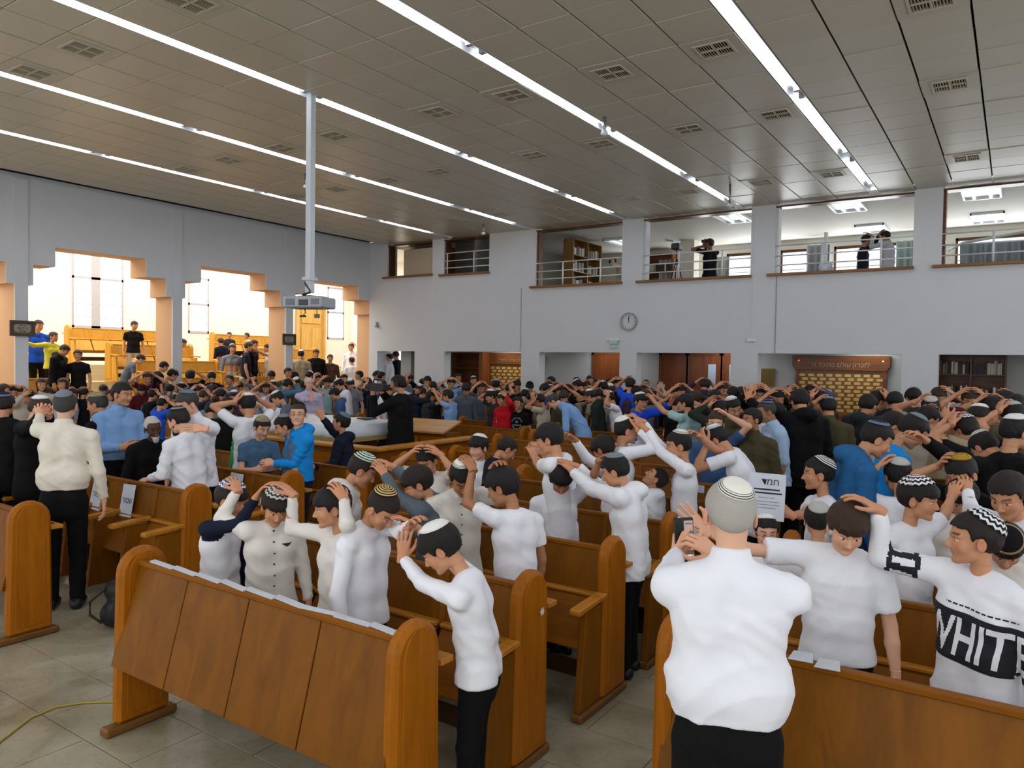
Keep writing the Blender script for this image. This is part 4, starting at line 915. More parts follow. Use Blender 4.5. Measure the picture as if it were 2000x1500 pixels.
# tiers of pews in the side nave face the hall
navew = wood('overlit_pine', 'd3a040', 'b88430', .4, 'Z', .8, 0)  # paler copy of the pew wood; the nave's overexposure is put into its colour
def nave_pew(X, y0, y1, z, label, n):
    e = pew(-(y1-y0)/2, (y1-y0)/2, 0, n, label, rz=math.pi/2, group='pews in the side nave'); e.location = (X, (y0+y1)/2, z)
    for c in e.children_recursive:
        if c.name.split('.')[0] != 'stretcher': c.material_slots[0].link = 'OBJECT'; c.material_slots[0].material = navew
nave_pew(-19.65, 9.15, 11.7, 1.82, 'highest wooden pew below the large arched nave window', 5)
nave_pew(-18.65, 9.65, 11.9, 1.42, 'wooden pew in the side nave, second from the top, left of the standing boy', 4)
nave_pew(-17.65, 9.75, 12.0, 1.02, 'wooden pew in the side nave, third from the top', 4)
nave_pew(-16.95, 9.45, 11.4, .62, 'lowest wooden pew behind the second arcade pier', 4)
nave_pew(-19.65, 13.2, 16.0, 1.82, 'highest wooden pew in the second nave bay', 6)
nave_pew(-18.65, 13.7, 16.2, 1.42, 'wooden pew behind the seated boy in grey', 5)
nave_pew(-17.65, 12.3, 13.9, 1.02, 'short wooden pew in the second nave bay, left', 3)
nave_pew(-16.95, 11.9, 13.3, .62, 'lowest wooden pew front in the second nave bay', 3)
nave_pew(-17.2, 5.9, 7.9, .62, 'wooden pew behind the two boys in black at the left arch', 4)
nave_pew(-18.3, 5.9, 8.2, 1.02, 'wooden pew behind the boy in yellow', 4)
# reserved notices and papers on the pews
paper = mat('paper', 'c9cfdc', .8); ink = mat('ink', '23252c', .8); paperw = mat('paper_white', 'b9bcc2', .8)
def sheet(name, w, h, loc, rot, label, cat, words=None, size=.05, m=None, grp=None):
    e = empty(name, loc, 0, label, cat, grp); e.rotation_euler = rot; MB().box(-w/2, w/2, -.0015, .0, -h/2, h/2).build('page', m or paper, e)
    if words: text_obj('lettering', words, size, ink, e, (0, -.0025, 0), (math.pi/2, 0, 0), .0004)
    return e
H_ = lambda s: s[::-1]
for q, (px, py, Y, w_) in enumerate([(194, 965, 3.56, 1), (253, 977, 3.56, 1), (462, 952, 4.55, 1), (523, 985, 4.55, 1)]):
    p = aty(px, py, Y); sheet('reserved_paper', .20, .285, (p[0], Y-.020, p[2]), (-.19, .03*(-1)**q, 0), 'white sheet reading reserved in Hebrew, ' + ['on the pew back beside the black trousers', 'second from the left, on the pew back', 'half hidden behind the man in the white shirt', 'behind the boy in the blue patterned skullcap'][q], 'paper', H_('שמור'), .075, grp='reserved papers')
strip = MB(); rng = random.Random(5)
for i in range(9):
    x = -3.85+i*.205; strip = MB(); a = rng.uniform(-.03, .03); strip.add([(x, 2.215+a*.4, .945), (x+.21, 2.215-a*.5, .940), (x+.215, 2.237-a*.3, .948), (x+.005, 2.24+a*.5, .950)] + [(x, 2.215+a*.4, .937), (x+.21, 2.215-a*.5, .936), (x+.215, 2.237-a*.3, .937), (x+.005, 2.24+a*.5, .937)], [(0, 1, 2, 3), (7, 6, 5, 4), (0, 4, 5, 1), (1, 5, 6, 2), (2, 6, 7, 3), (3, 7, 4, 0)])
    tag(strip.build('paper_strip', paperw), 'curled white paper strip on the rail of the nearest pew front', 'paper', 'paper strips on the nearest pew front')
st = MB(); pts = []
for i in range(12): r = .022 if i % 2 == 0 else .011; pts.append((3.165+r*math.cos(i*math.pi/6), .80+r*math.sin(i*math.pi/6)))
st.prism(pts, 'x', -1.938, -1.935); tag(st.build('star_sticker', mat('silver', 'cfd3d8', .3)), 'small silver six-pointed star sticker on the rounded pew end', 'sticker')
# yellow cable, black bag
c = MB(); pts = [atz(x, y, .006) for x, y in [(-60, 1490), (0, 1449), (60, 1402), (110, 1381), (160, 1373), (215, 1371), (250, 1372), (330, 1380)]]; c.tube([tuple(p) for p in pts], .006, 6)
tag(c.build('extension_cable', mat('yellow_cable', 'a08a2e', .5), smooth=True), 'thin yellow cable lying across the marble floor to the nearest pew', 'cable')
bp = atz(237, 1225, 0); bg_ = empty('backpack', (bp[0], bp[1], 0), .4, 'black bag with a looped strap on the floor behind the nearest pew', 'bag')
F = Field((-.2, -.16, -.03), (.2, .16, .42), .02); F.cone((-.06, 0, .10), (.06, 0, .10), .10, .10, .03); F.cone((-.05, 0, .28), (.05, 0, .28), .08, .08, .06); F.cone((0, -.09, .12), (0, -.09, .18), .05, .05, .03); F.plane((0, 0, .0), (0, 0, -1)); V, Q = F.nets(); link('bag_body', npmesh('bag', V, Q, mat('bag_black', '101012', .6)), bg_)
s_ = MB(); s_.tube([(-.10, -.08, .05), (-.17, -.12, .12), (-.17, -.12, .22), (-.08, -.07, .31)], .010, 6); s_.build('strap', mat('bag_black', '101012'), bg_)
# ------------------------------------------------------------------ things on the walls and in the hall
brassm = mat('brass', 'c9a566', .4, metal=.35, spec=.6); bdark = wood('board_wood', '7a4520', '4f2a12', .35, 'X', .8); gold = mat('gold_letters', 'a9875a', .4, metal=.3)
plq = MB(); plq.prism([(-.062, -.024), (-.045, -.031), (.045, -.031), (.062, -.024), (.062, .024), (.045, .031), (-.045, .031), (-.062, .024)], 'y', -.008, 0); plqme = plq.mesh('plaque', brassm, bevel=.003)
def board(x, z0, w, h, label, cols, rows, head, Y=17.08, hs=.10):
    e = empty('memorial_board', (x, Y, z0), 0, label, 'memorial board'); MB().box(-w/2, w/2, -.06, 0, 0, h-.30).build('backboard', wood('board_back', '8f5f1e', '6b430f', .4, 'X', .8), e)
    f = MB(); f.box(-w/2-.07, -w/2, -.09, 0, -.07, h-.28).build('frame_side', bdark, e); MB().box(w/2, w/2+.07, -.09, 0, -.07, h-.28).build('frame_side', bdark, e)
    MB().box(-w/2-.07, w/2+.07, -.09, 0, -.09, 0).build('frame_bottom', bdark, e); MB().prism([(-w/2-.14, h), (-w/2-.14, h-.22), (-w/2-.07, h-.32), (w/2+.07, h-.32), (w/2+.14, h-.22), (w/2+.14, h)], 'y', -.11, 0).build('header', bdark, e, bevel=.01)
    if head: text_obj('lettering', head, hs, gold, e, (0, -.115, h-.20), (math.pi/2, 0, 0), .003)
    for j in range(rows):
        for i in range(cols - (j % 2 == 1) * 0):
            px = -w/2 + w*(i+.35+.32*(j % 2))/cols; link('plaque', plqme, e, (px + .0, -.062, h-.42 - j*(h-.45)/rows))
    return e
board(-3.10, 1.02, 1.66, 1.28, 'large wooden memorial board of brass plaques under a gold Hebrew heading, right-hand bay', 9, 10, H_("לזכרון עולם בהיכל ה'"), hs=.135)
board(-11.50, 1.05, 1.5, 1.26, 'wooden memorial board of brass plaques behind the second opening from the left', 8, 9, H_('לזכרון עולם בהיכל'), hs=.11)
for xx, l in ((-3.93, 'left'), (-2.27, 'right')):
    b = MB(); b.lathe([(.0, -.012), (.014, -.006), (.014, .006), (0, .012)], n=8); o = b.build('candle_bulb', emis('bulb_'+l, 'ff5a2a' if l == 'left' else 'ffd9a0', 4), smooth=True); o.location = (xx, 16.955, 2.19); tag(o, 'tiny glowing memorial bulb at the %s end of the board heading' % l, 'lamp')
e = empty('bronze_plaque', (aty(1498, 760, 17.08)[0], 17.08, 1.60), 0, 'small square bronze plaque left of the large memorial board', 'plaque'); MB().box(-.17, .17, -.02, 0, 0, .40).build('plate', mat('bronze', '7b6333', .5, metal=.3), e, bevel=.005)
for k in range(7): MB().box(-.13, .13, -.023, -.02, .05+k*.045, .062+k*.045).build('engraved_line', mat('bronze_dark', '54431f', .6), e)
# dark cabinet left of the first board
e = empty('cabinet', (-12.82, 17.05, 0), 0, 'brown wooden cabinet with open shelf at the left end of the corridor', 'cabinet'); MB().box(-.55, -.50, -.35, 0, 0, 2.30).build('side', bdark, e); MB().box(.42, .55, -.40, 0, 0, 2.32).build('side', wood('cab_side', '8a4f24', '6a3a18', .4), e); MB().box(-.5, .42, -.02, 0, 0, 2.3).build('back', bdark, e)
for z in (.5, 1.0, 1.45, 1.85, 2.27): MB().box(-.5, .42, -.35, -.02, z, z+.03).build('shelf', bdark, e)
# doors in the corridor
doorw = wood('door_wood', '7c3f17', '57290d', .38, 'Z', .5); pane_m = mat('door_glass', '9fb0c2', .15, spec=.8)
def door(n, x0, x1, label, panes, extra=None):
    e = empty('door_%d' % n, ((x0+x1)/2, 17.10, 0), 0, label, kind='structure'); w = (x1-x0)/2
    f = MB(); f.box(-w-.07, -w, -.06, 0, 0, 2.36); f.box(w, w+.07, -.06, 0, 0, 2.36); f.box(-w-.07, w+.07, -.06, 0, 2.28, 2.36); f.build('door_frame', bdark, e); MB().box(-w, w, -.05, -.01, 0, 2.28).build('door_leaf', doorw, e)
    for a, c in panes: MB().box(a, c, -.056, -.05, 1.25, 2.08).build('pane', pane_m, e)
    return e
door(2, -9.0, -7.95, 'brown door with a narrow glass pane in the third bay', [(.22, .40)]); door(3, -7.15, -6.55, 'plain brown door leaf', [])
door(4, -6.45, -5.72, 'brown door leaf with a narrow glass pane, left of the pair', [(.10, .28)]); door(5, -5.62, -4.95, 'brown door leaf with a narrow glass pane, right of the pair', [(-.20, -.03)])
# bookshelves and books
bookc = ['2b2420', '3a2a22', '4a1f1c', '20262c', '5c5348', '8d8474', 'b8b1a2', 'c9c4b8', '39424a', '6b2f26', '171719', '7c6a4a']
BKM = {}
def bookshelf(name, origin, rz, w, h, levels, cols, label, m, bias, d=.28, grp=None, back=True):
    e = empty(name, origin, rz, label, 'bookshelf'); M_ = Matrix.Translation(origin) @ Matrix.Rotation(rz, 4, 'Z')
    for i in range(cols+1): x = -w/2 + w*i/cols; MB().box(x-.015, x+.015, -d, 0, 0, h).build('upright', m, e)
    if back: MB().box(-w/2, w/2, -.01, 0, 0, h).build('back', m, e)
    for k in range(levels+1):
        z = h*k/levels
        for i in range(cols): MB().box(-w/2+w*i/cols+.015, -w/2+w*(i+1)/cols-.015, -d, -.01, z, z+.022).build('shelf', m, e)
    r = random.Random(int(abs(origin[0])*10))
    for k in range(levels):
        for i in range(cols):
            z = h*k/levels+.022; x = -w/2+w*i/cols+.03; xe = -w/2+w*(i+1)/cols-.03; gap = h/levels
            while x < xe - .03:
                t = r.choice((.028, .035, .045, .055)) if name == 'bookcase' else r.choice((.05, .06, .07)); hh = min(gap-.06, r.uniform(.19, .27)); c = r.choice(bookc[:5] if r.random() > bias else bookc[5:8])
                if r.random() < .07: x += .05; continue
                key = (t, round(hh, 2), c)
                if key not in BKM: BKM[key] = MB().box(0, t-.003, -.19, 0, 0, key[1]).mesh('book', mat('book_'+c, c, .6))
                o = link('book', BKM[key]); o.matrix_world = M_ @ Matrix.Translation((x, -.03, z)); tag(o, label_book[name], 'book', 'books on the ' + (grp or label)); x += t
    return e
label_book = {'bookcase': 'book standing on the corridor bookcase shelves at the right', 'gallery_bookcase': 'book on the tall gallery bookcase behind the white railing', 'far_bookcase': 'book in the dark bookcase at the end of the gallery', 'corner_bookcase': 'book behind the pale board in the small corner opening'}
bookshelf('bookcase', (-.72, 17.08, 0), 0, 1.12, 2.42, 5, 2, 'brown wooden bookcase full of books in the right-hand bay', wood('shelf_wood', '6b4322', '472a14', .5, 'X'), .45, grp='corridor bookcase')
pa = aty(1104, 540, 16.9); bookshelf('gallery_bookcase', (-10.04, 17.98, 3.2), math.radians(90), 1.6, 2.14, 5, 2, 'tall tan gallery bookcase with white-edged shelves behind the railing', wood('tan_shelf', '8d6a38', '6b4c22', .5, 'Z'), .55, d=.30, grp='tall gallery bookcase')
bookshelf('far_bookcase', (-8.9, 20.9, 3.2), 0, 1.0, 2.1, 4, 1, 'dark bookcase at the end of the gallery beyond the tan one', bdark, .2, grp='dark gallery bookcase')
bookshelf('corner_bookcase', (-14.9, 17.2, 3.2), 0, .8, 2.2, 5, 1, 'dark bookcase inside the small corner opening', bdark, .5, grp='corner bookcase')
tag(MB().box(-14.55, -13.50, YG+.06, YG+.09, 4.47, 5.20).build('board', paint('cream_board', 'b8aa92')), 'pale cream board leaning in the small corner opening', 'board')
struct(MB().box(-13.5, -11.4, 16.9, 17.0, 4.3, 5.45).build('wall_gallery', mat('gallery_brown', '6e6356', .7)), 'brown glazed partition behind the second small opening')
# clock
cz = aty(1229, 628, YG); e = empty('wall_clock', (cz[0], YG, cz[2]), 0, 'round white wall clock with a grey rim high on the gallery wall', 'clock'); rm = MB(); rm.v = []
def ring(r0, r1, y0, y1, n=32):
    b = MB(); V = []
    for r_, y_ in ((r0, y0), (r1, y0), (r1, y1), (r0, y1)):
        for t in range(n): a = 2*math.pi*t/n; V.append((r_*math.cos(a), y_, r_*math.sin(a)))
    b.add(V, [(i*n+t, i*n+(t+1) % n, ((i+1) % 4)*n+(t+1) % n, ((i+1) % 4)*n+t) for i in range(4) for t in range(n)]); return b
ring(.175, .21, -.05, 0).build('rim', mat('clock_rim', '8f9596', .35), e, smooth=False); d = MB(); d.prism([(.18*math.cos(t*math.pi/16), .18*math.sin(t*math.pi/16)) for t in range(32)], 'y', -.02, 0); d.build('face', mat('clock_face', 'c9cdcd', .5), e)
for t in range(12): a = t*math.pi/6; b = MB(); b.box(-.004, .004, -.023, -.019, .135, .16); o = b.build('hour_mark', ink, e); o.rotation_euler = (0, a, 0)
o = MB().box(-.006, .006, -.028, -.024, -.02, .10).build('hour_hand', ink, e); o.rotation_euler = (0, -.12, 0); o = MB().box(-.004, .004, -.033, -.029, -.03, .15).build('minute_hand', ink, e); o.rotation_euler = (0, .02, 0)
# exit sign
p = aty(1199, 672, YG); e = empty('exit_sign', (p[0], YG, p[2]), 0, 'small green and white exit sign with Hebrew lettering under an emergency lamp', 'sign')
MB().box(-.17, .17, -.06, 0, .07, .105).build('lamp_housing', mat('sign_white', 'd4d9d6', .4), e, bevel=.006); b = MB(); b.prism([(-.12, .105), (.12, .105), (.07, .155), (-.07, .155)], 'y', -.05, 0); b.build('lamp_cover', mat('sign_white', 'd4d9d6'), e)
MB().box(-.11, .11, -.045, -.03, -.09, .07).build('sign_plate', mat('sign_pale', 'b9cfc6', .4), e); text_obj('lettering', H_('יציאה'), .085, mat('exit_green', '2d7a5d', .5), e, (0, -.047, -.012), (math.pi/2, 0, 0), .001)
# small wall things
p = aty(1468, 664, YG); e = empty('junction_box', (p[0], YG, p[2]), 0, 'small white junction box below the cable on the gallery wall', 'junction box'); MB().box(-.09, .09, -.05, 0, -.04, .04).build('box', mat('sign_white', 'd4d9d6'), e, bevel=.01)
tag(MB().box(p[0]-.008, p[0]+.008, YG-.014, YG, p[2]+.04, 5.3).build('wall_cable', wallm), 'thin white cable running down the pier to the junction box', 'cable')
p = aty(738, 637, YG); e = empty('security_camera', (p[0], YG, p[2]), 0, 'small grey camera bracket on the wall near the arcade corner', 'camera'); MB().box(-.04, .04, -.10, 0, -.04, .02).build('camera_body', mat('grey_plastic', '8d9296', .5), e, bevel=.01); MB().box(-.03, .0, -.06, 0, .02, .12).build('bracket', mat('grey_plastic', '8d9296'), e)
p = aty(822, 712, 17.0); e = empty('fire_cabinet', (-14.36, 17.08, p[2]), 0, 'white electrical cabinet with a red label beside the first opening', 'cabinet'); MB().box(-.18, .18, -.12, 0, -.18, .10).build('cabinet_body', mat('sign_white', 'd4d9d6'), e, bevel=.01); MB().box(-.06, .06, -.125, -.12, -.08, .0).build('red_label', mat('red_label', 'a8393a', .5), e); MB().box(-.05, -.02, -.05, 0, .10, .62).build('pipe', mat('pipe_red', '8c5148', .5), e)
# framed signs on the arcade piers
def frame_sign(px0, py0, px1, py1, X, label):
    a = atx((px0+px1)/2, (py0+py1)/2, X); w = abs(atx(px1, py0, X)[1]-atx(px0, py0, X)[1]); h = abs(atx(px0, py0, X)[2]-atx(px0, py1, X)[2])
    e = empty('framed_sign', tuple(a), math.pi/2, label, 'sign'); fm = mat('sign_frame', '4a3b2e', .5)
    for q in ((-w/2, w/2, h/2-.05, h/2), (-w/2, w/2, -h/2, -h/2+.05), (-w/2, -w/2+.05, -h/2+.05, h/2-.05), (w/2-.05, w/2, -h/2+.05, h/2-.05)): MB().box(q[0], q[1], -.04, 0, q[2], q[3]).build('frame', fm, e, bevel=.006)
    MB().box(-w/2+.04, w/2-.04, -.02, 0, -h/2+.04, h/2-.04).build('mount', mat('sign_mount', '5d5140', .7), e)
    b = MB(); b.prism([((w/2-.075)*math.copysign(abs(math.cos(t))**.6, math.cos(t)), (h/2-.065)*math.copysign(abs(math.sin(t))**.6, math.sin(t))) for t in np.linspace(0, 2*math.pi, 28)[:-1]], 'y', -.026, -.02); b.build('sign_field', mat('sign_field', '8f8b78', .6), e)
    text_obj('lettering', H_('שויתי')+'\n'+H_("ה' לנגדי")+'\n'+H_('תמיד'), h*.20, mat('sign_ink', '554f44', .7), e, (0, -.028, 0), (math.pi/2, 0, 0), .0005)
frame_sign(18, 626, 68, 657, XL+.06, 'brown framed Hebrew sign on the leftmost arcade pier'); frame_sign(551, 652, 577, 674, XL+.06, 'small framed Hebrew sign on the pier right of the second arch')
# projector on its ceiling pole
px_, py_ = -7.54, 6.47
e = empty('projector', (px_, py_, 2.70), 0, 'grey projector hanging on a long white pole from the ceiling', 'projector'); pg = mat('projector_grey', '9da3a6', .4); pdk = mat('projector_dark', '1c1d1f', .3)
MB().box(-.045, .045, -.045, .045, .20, 2.72).build('pole', mat('pole_white', 'c3c9cd', .4), e, bevel=.008); MB().box(-.07, .07, -.07, .07, .36, .40).build('collar', mat('pole_white', 'c3c9cd'), e)
r_ = MB(); r_.box(-.12, .12, -.10, .10, .145, .16); r_.build('mount_plate', pdk, e); c = MB(); c.tube([(-.06, -.03, .34), (0, -.07, .30), (.07, -.05, .22), (.0, -.08, .16)], .010, 6); c.build('cable', pdk, e, smooth=True); c = MB(); c.tube([(.06, -.04, .2), (-.07, -.06, .18), (-.05, .02, .14)], .012, 6); c.build('cable', pdk, e, smooth=True)
h_ = empty('body', (0, 0, 0), .35); h_.parent = e
MB().box(-.27, .27, -.20, .20, 0, .145).build('housing', pg, h_, bevel=.015); MB().box(-.22, -.10, -.207, -.198, .03, .11).build('vent_panel', mat('vent_grey', '6c7276', .5), h_); MB().box(-.04, .09, -.21, -.198, .03, .10).build('lens', pdk, h_, bevel=.004); MB().box(.13, .24, -.206, -.198, .04, .11).build('connector_panel', mat('vent_grey', '6c7276'), h_)
c = MB(); c.tube([(.02, -.1, 0), (.04, -.1, -.06), (.0, -.1, -.09)], .008, 6); c.build('cable', pdk, e); MB().box(-.05, .03, -.12, -.08, -.115, -.09).build('remote_sensor', mat('sensor_brown', '3b2c16', .5), e); MB().box(.19, .25, -.09, -.05, -.13, -.08).build('cable_box', mat('sensor_grey', '6a6256', .5), e); c = MB(); c.tube([(.22, -.07, 0), (.22, -.07, -.09)], .006, 6); c.build('cable', pdk, e)
# ceiling microphones / sensors on short rods
for (px, py0, py1, Y, l) in [(1181, 200, 262, None, 'near the centre strip'), (1426, 360, 403, None, 'by the gallery wall'), (597, 338, 366, None, 'left of the projector pole'), (944, 437, 457, None, 'at the end of the left strip')]:
    q = atz(px, py0 if px != 1181 else 228, ZC); z1 = aty(px, py1, q[1])[2]; e = empty('ceiling_microphone', (q[0], q[1], ZC), 0, 'short white ceiling rod with a round end, %s' % l, 'microphone'); r = MB(); r.tube([(0, 0, 0), (0, 0, z1-ZC)], .022, 8); r.build('rod', mat('rod_metal', '8c8d8c', .3, metal=.6), e, smooth=True); r = MB(); r.lathe([(0, -.02), (.045, -.01), (.05, .02), (.03, .05), (0, .06)], (0, 0, z1-ZC), 12); r.build('microphone_head', mat('sign_white', 'd4d9d6'), e, smooth=True)
# reading platform: table with its white cover, low panelled walls, desk, chair
X0, X1, Y0, Y1, ZT = -10.0, -7.5, 7.05, 8.30, 1.14
e = empty('reading_table', ((X0+X1)/2, (Y0+Y1)/2, 0), 0, 'large wooden reading table under a white fringed cloth', 'table'); w, d = (X1-X0)/2, (Y1-Y0)/2
MB().box(-w, w, -d, d, .92, ZT).build('tabletop', pine, e, bevel=.03); MB().box(-w+.35, w-.35, -d+.25, d-.25, 0, .92).build('base', pinex, e, bevel=.01)
for i in range(4): MB().box(-w+.45+i*(2*w-.9)/4, -w+.45+(i+.92)*(2*w-.9)/4, -d+.235, -d+.25, .12, .82).build('panel', pine, e, bevel=.006)
n1, n2 = 70, 44; V = []; drop = .17
for i in range(n1+1):
    for j in range(n2+1):
        u, v = -1.075 + 2.15*i/n1, -1.13 + 2.26*j/n2; x = max(-1, min(1, u)); y = max(-1, min(1, v)); ov = max(abs(u)-1, 0)/.075, max(abs(v)-1, 0)/.13; f = max(ov)
        V.append(((X0+X1)/2 + x*(w+.012) + math.copysign(ov[0]*.03, u), (Y0+Y1)/2 + y*(d+.012) + math.copysign(ov[1]*.03, v) + .01*math.sin(x*40)*f, ZT+.012 - f*drop + .006*math.sin(u*23+v*9)*(1-f) + .012*math.sin(x*31)*f))
Fq = [(i*(n2+1)+j, (i+1)*(n2+1)+j, (i+1)*(n2+1)+j+1, i*(n2+1)+j+1) for i in range(n1) for j in range(n2)]
cl = empty('table_cover', ((X0+X1)/2, (Y0+Y1)/2, ZT), 0, 'white satin cover with a gold fringe on the reading table', 'table cover'); V = np.array(V) - np.array([(X0+X1)/2, (Y0+Y1)/2, ZT])
o = link('cloth', npmesh('cloth', V, np.array(Fq), mat('satin', 'd3d9de', .42, bump=.3, bscale=6)), cl); o.modifiers.new('s', 'SOLIDIFY').thickness = .004
fr = MB(); 
for i in range(150): x = -w-.04 + (2*w+.08)*i/149; [fr.box(x-.006, x+.006, y-.006, y+.004, -drop-.045, -drop+.02) for y in (-d-.045,)]
for i in range(80): y = -d-.04 + (2*d+.08)*i/79; [fr.box(x-.004, x+.006, y-.006, y+.006, -drop-.045, -drop+.02) for x in (w+.045,)]
tag(fr.build('fringe', mat('gold_fringe', 'a8935a', .6), cl), kind='stuff')
e = empty('platform_railing', (-6.3, 6.48, 0), 0, 'low panelled wooden wall with a corner around the reading platform', 'railing'); cx, cy = -6.30, 6.35
MB().box(-3.6, 0, 0, .06, 0, .96).build('front_wall', pinex, e); MB().box(-3.6, .08, -.10, .10, .96, 1.0).build('front_cap', lightp, e, bevel=.008); MB().box(-.06, 0, .06, 1.9, 0, .96).build('side_wall', pinex, e); MB().box(-.12, .08, .10, 1.9, .96, 1.0).build('side_cap', lightp, e, bevel=.008)
for i in range(6): MB().box(-3.5+i*.58, -3.5+i*.58+.5, -.012, 0, .2, .88).build('panel', pine, e, bevel=.004)
for i in range(3): MB().box(0, .012, .2+i*.57, .2+i*.57+.5, .2, .88).build('panel', pine, e, bevel=.004)
p = atz(840, 830, .98); e = empty('desk', (p[0]-.15, p[1]+.1, 0), .05, 'wooden desk with a pale sloping top behind the maroon chair', 'desk'); b = MB(); b.prism([(-.28, .86), (.22, 1.02), (.22, 1.05), (-.28, .89)], 'x', -.55, .55); b.build('sloping_top', wood('desk_top', 'c9985e', 'a87641', .3, 'X', .7), e); MB().box(-.55, .55, -.20, .20, 0, .86).build('desk_body', pinex, e); [MB().box(x, x+.48, -.215, -.20, .1, .8).build('panel', pine, e, bevel=.005) for x in (-.51, .03)]
p = atz(838, 850, .78); e = empty('chair', (p[0], p[1], 0), math.pi-.1, 'maroon plastic chair with a handle slot behind the railing', 'chair'); pm = mat('maroon_plastic', '3d1418', .35); b = MB()
n = 12; prof = [(-.22+.0*i, 0) for i in range(2)]; out = []
def backpt(u, v): return (u*(.215-.02*v), -.20-.05*v + .03*u*u, .44+v*.37 - .05*max(0, abs(u)-.6)*v*2)
for (u0, u1, v0, v1) in [(-1, -.3, .12, 1), (.3, 1, .12, 1), (-.3, .3, .12, .72), (-.3, .3, .88, 1)]:
    k = 5; V = []; Fc = []
    for s_ in (0, .012):
        for i in range(k+1):
            for j in range(k+1): x, y, z = backpt(u0+(u1-u0)*i/k, v0+(v1-v0)*j/k); V.append((x, y-s_, z))
    q = (k+1)**2
    for i in range(k):
        for j in range(k): a = i*(k+1)+j; Fc += [(a, a+1, a+k+2, a+k+1), (q+a, q+a+k+1, q+a+k+2, q+a+1)]
    for i in range(k): Fc += [(i*(k+1), (i+1)*(k+1), q+(i+1)*(k+1), q+i*(k+1)), (i*(k+1)+k, q+i*(k+1)+k, q+(i+1)*(k+1)+k, (i+1)*(k+1)+k), (i, q+i, q+i+1, i+1), (k*(k+1)+i, k*(k+1)+i+1, q+k*(k+1)+i+1, q+k*(k+1)+i)]
    b.add(V, Fc)
b.build('backrest', pm, e, smooth=False); MB().box(-.21, .21, -.22, .20, .43, .455).build('seat', pm, e, bevel=.01)
for sx in (-1, 1):
    for sy in (-1, 1): t = MB(); t.tube([(sx*.20, sy*.20, 0), (sx*.17, sy*.16, .43)], .012, 8); t.build('leg', mat('chair_leg', '4a4a4c', .3, metal=.7), e, smooth=True)
tag(MB().box(atz(772, 770, 1.2)[0], 0, 0, 0, 0, 0).build('x', pm)) if False else None
# tripod and bag in the gallery
p = aty(1322, 505, 16.7); e = empty('camera_tripod', (p[0], p[1], 3.2), 0, 'black camera on a tripod in the upper gallery', 'tripod'); blk = mat('black_plastic', '0e0f11', .4)
for a in (0, 2.1, 4.2): t = MB(); t.tube([(0, 0, 1.35), (.38*math.cos(a), .38*math.sin(a), 0)], .018, 6); t.build('leg', blk, e)
t = MB(); t.tube([(0, 0, 1.2), (0, 0, 1.55)], .02, 6); t.build('centre_column', blk, e); MB().box(-.10, .10, -.14, .12, 1.55, 1.70).build('camera_body', blk, e, bevel=.02); t = MB(); t.tube([(-.05, -.1, 1.74), (-.26, -.1, 1.80)], .02, 6); t.build('microphone', mat('grey_plastic', '8d9296'), e)
p = aty(1281, 530, 17.2); e = empty('backpack', (p[0], 17.2, 3.2), .5, 'orange and black backpack standing in the upper gallery beside the tripod', 'bag'); F = Field((-.25, -.2, -.03), (.25, .2, 1.12), .025); F.cone((0, 0, .2), (0, 0, .85), .17, .14, .03); F.plane((0, 0, 0), (0, 0, -1)); V, Q = F.nets(); link('bag_body', npmesh('bag', V, Q, blk), e); F = Field((-.25, -.3, .3), (.2, .1, 1.0), .025); F.ell((-.05, -.10, .62), (.11, .10, .20), 0); V, Q = F.nets(); link('front_pocket', npmesh('pocket', V, Q, mat('bag_orange', 'b5482a', .7)), e)
p = aty(1612, 510, 16.9); e = empty('pole_post', (p[0], 16.9, 3.2), 0, 'white post with a crumpled plastic bag tied to it in the middle gallery opening', 'post'); t = MB(); t.tube([(0, 0, 0), (0, 0, 1.72)], .04, 8); t.build('post', railm, e); F = Field((-.25, -.25, .6), (.25, .2, 1.25), .02); F.ell((.03, -.05, .98), (.15, .11, .13), 0); V, Q = F.nets(); link('plastic_bag', npmesh('bag', wrinkle(V, vnormals(V, Q), .02, 3), Q, mat('plastic_bag', 'c5d2dd', .3)), e)
# ------------------------------------------------------------------ the people near the camera
D = ('down',); OWN = ('own',)
def wpt(px, py, Y): return tuple(aty(px, py, Y))
AX = lambda x, y, z: R3*x + _f*y + np.array([0, 0, 1.])*z            # viewer-relative direction: right, away, up
# boys behind the nearest pew front
add(458, 943, Y=2.70, yaw=125, lod=0, id='a1', label='boy in navy-sleeved white raglan shirt and blue patterned skullcap, leftmost of the nearest boys', top='tee', sleeve='long', tc='white', sleevec='navy', kip='bluezig', hair='full', hc='dark', head=(.28, .05, 0), R=('on', 'a2', .5), L=('down',), tone='tan', lean=.03)
add(546, 957, Y=2.74, yaw=165, lod=0, id='a2', label='boy in white buttoned shirt with grey striped skullcap, head bowed, second of the nearest boys', top='shirt', tc='offwhite', kip='greyzig', hair='full', hc='dark', head=(.45, -.1, -.12), R=('on', 'a1', .8), L=('down',), tone='tan', lean=.05, sleeve='long')
add(646, 952, Y=2.80, yaw=-125, lod=0, id='a3', label='bareheaded-looking boy in white henley turned left, third of the nearest boys', top='tee', sleeve='long', tc='offwhite', kip='blackcap', hair='full', hc='black', head=(.12, -.45, 0), R=('on', 'a2', .9), L=('own', 1.9, .75), tone='tan', lean=.02, hem=.46)
add(765, 958, Y=2.84, yaw=125, lod=0, id='a4', label='boy with yellow ringed skullcap, head bowed under two hands', top='tee', sleeve='long', tc='white', kip='yellow', hair='buzz', hc='dark', head=(.75, -.1, .1), L=('on', 'a5', .8, .4), R=('down',), tone='tan', lean=.06, ktilt=.1)
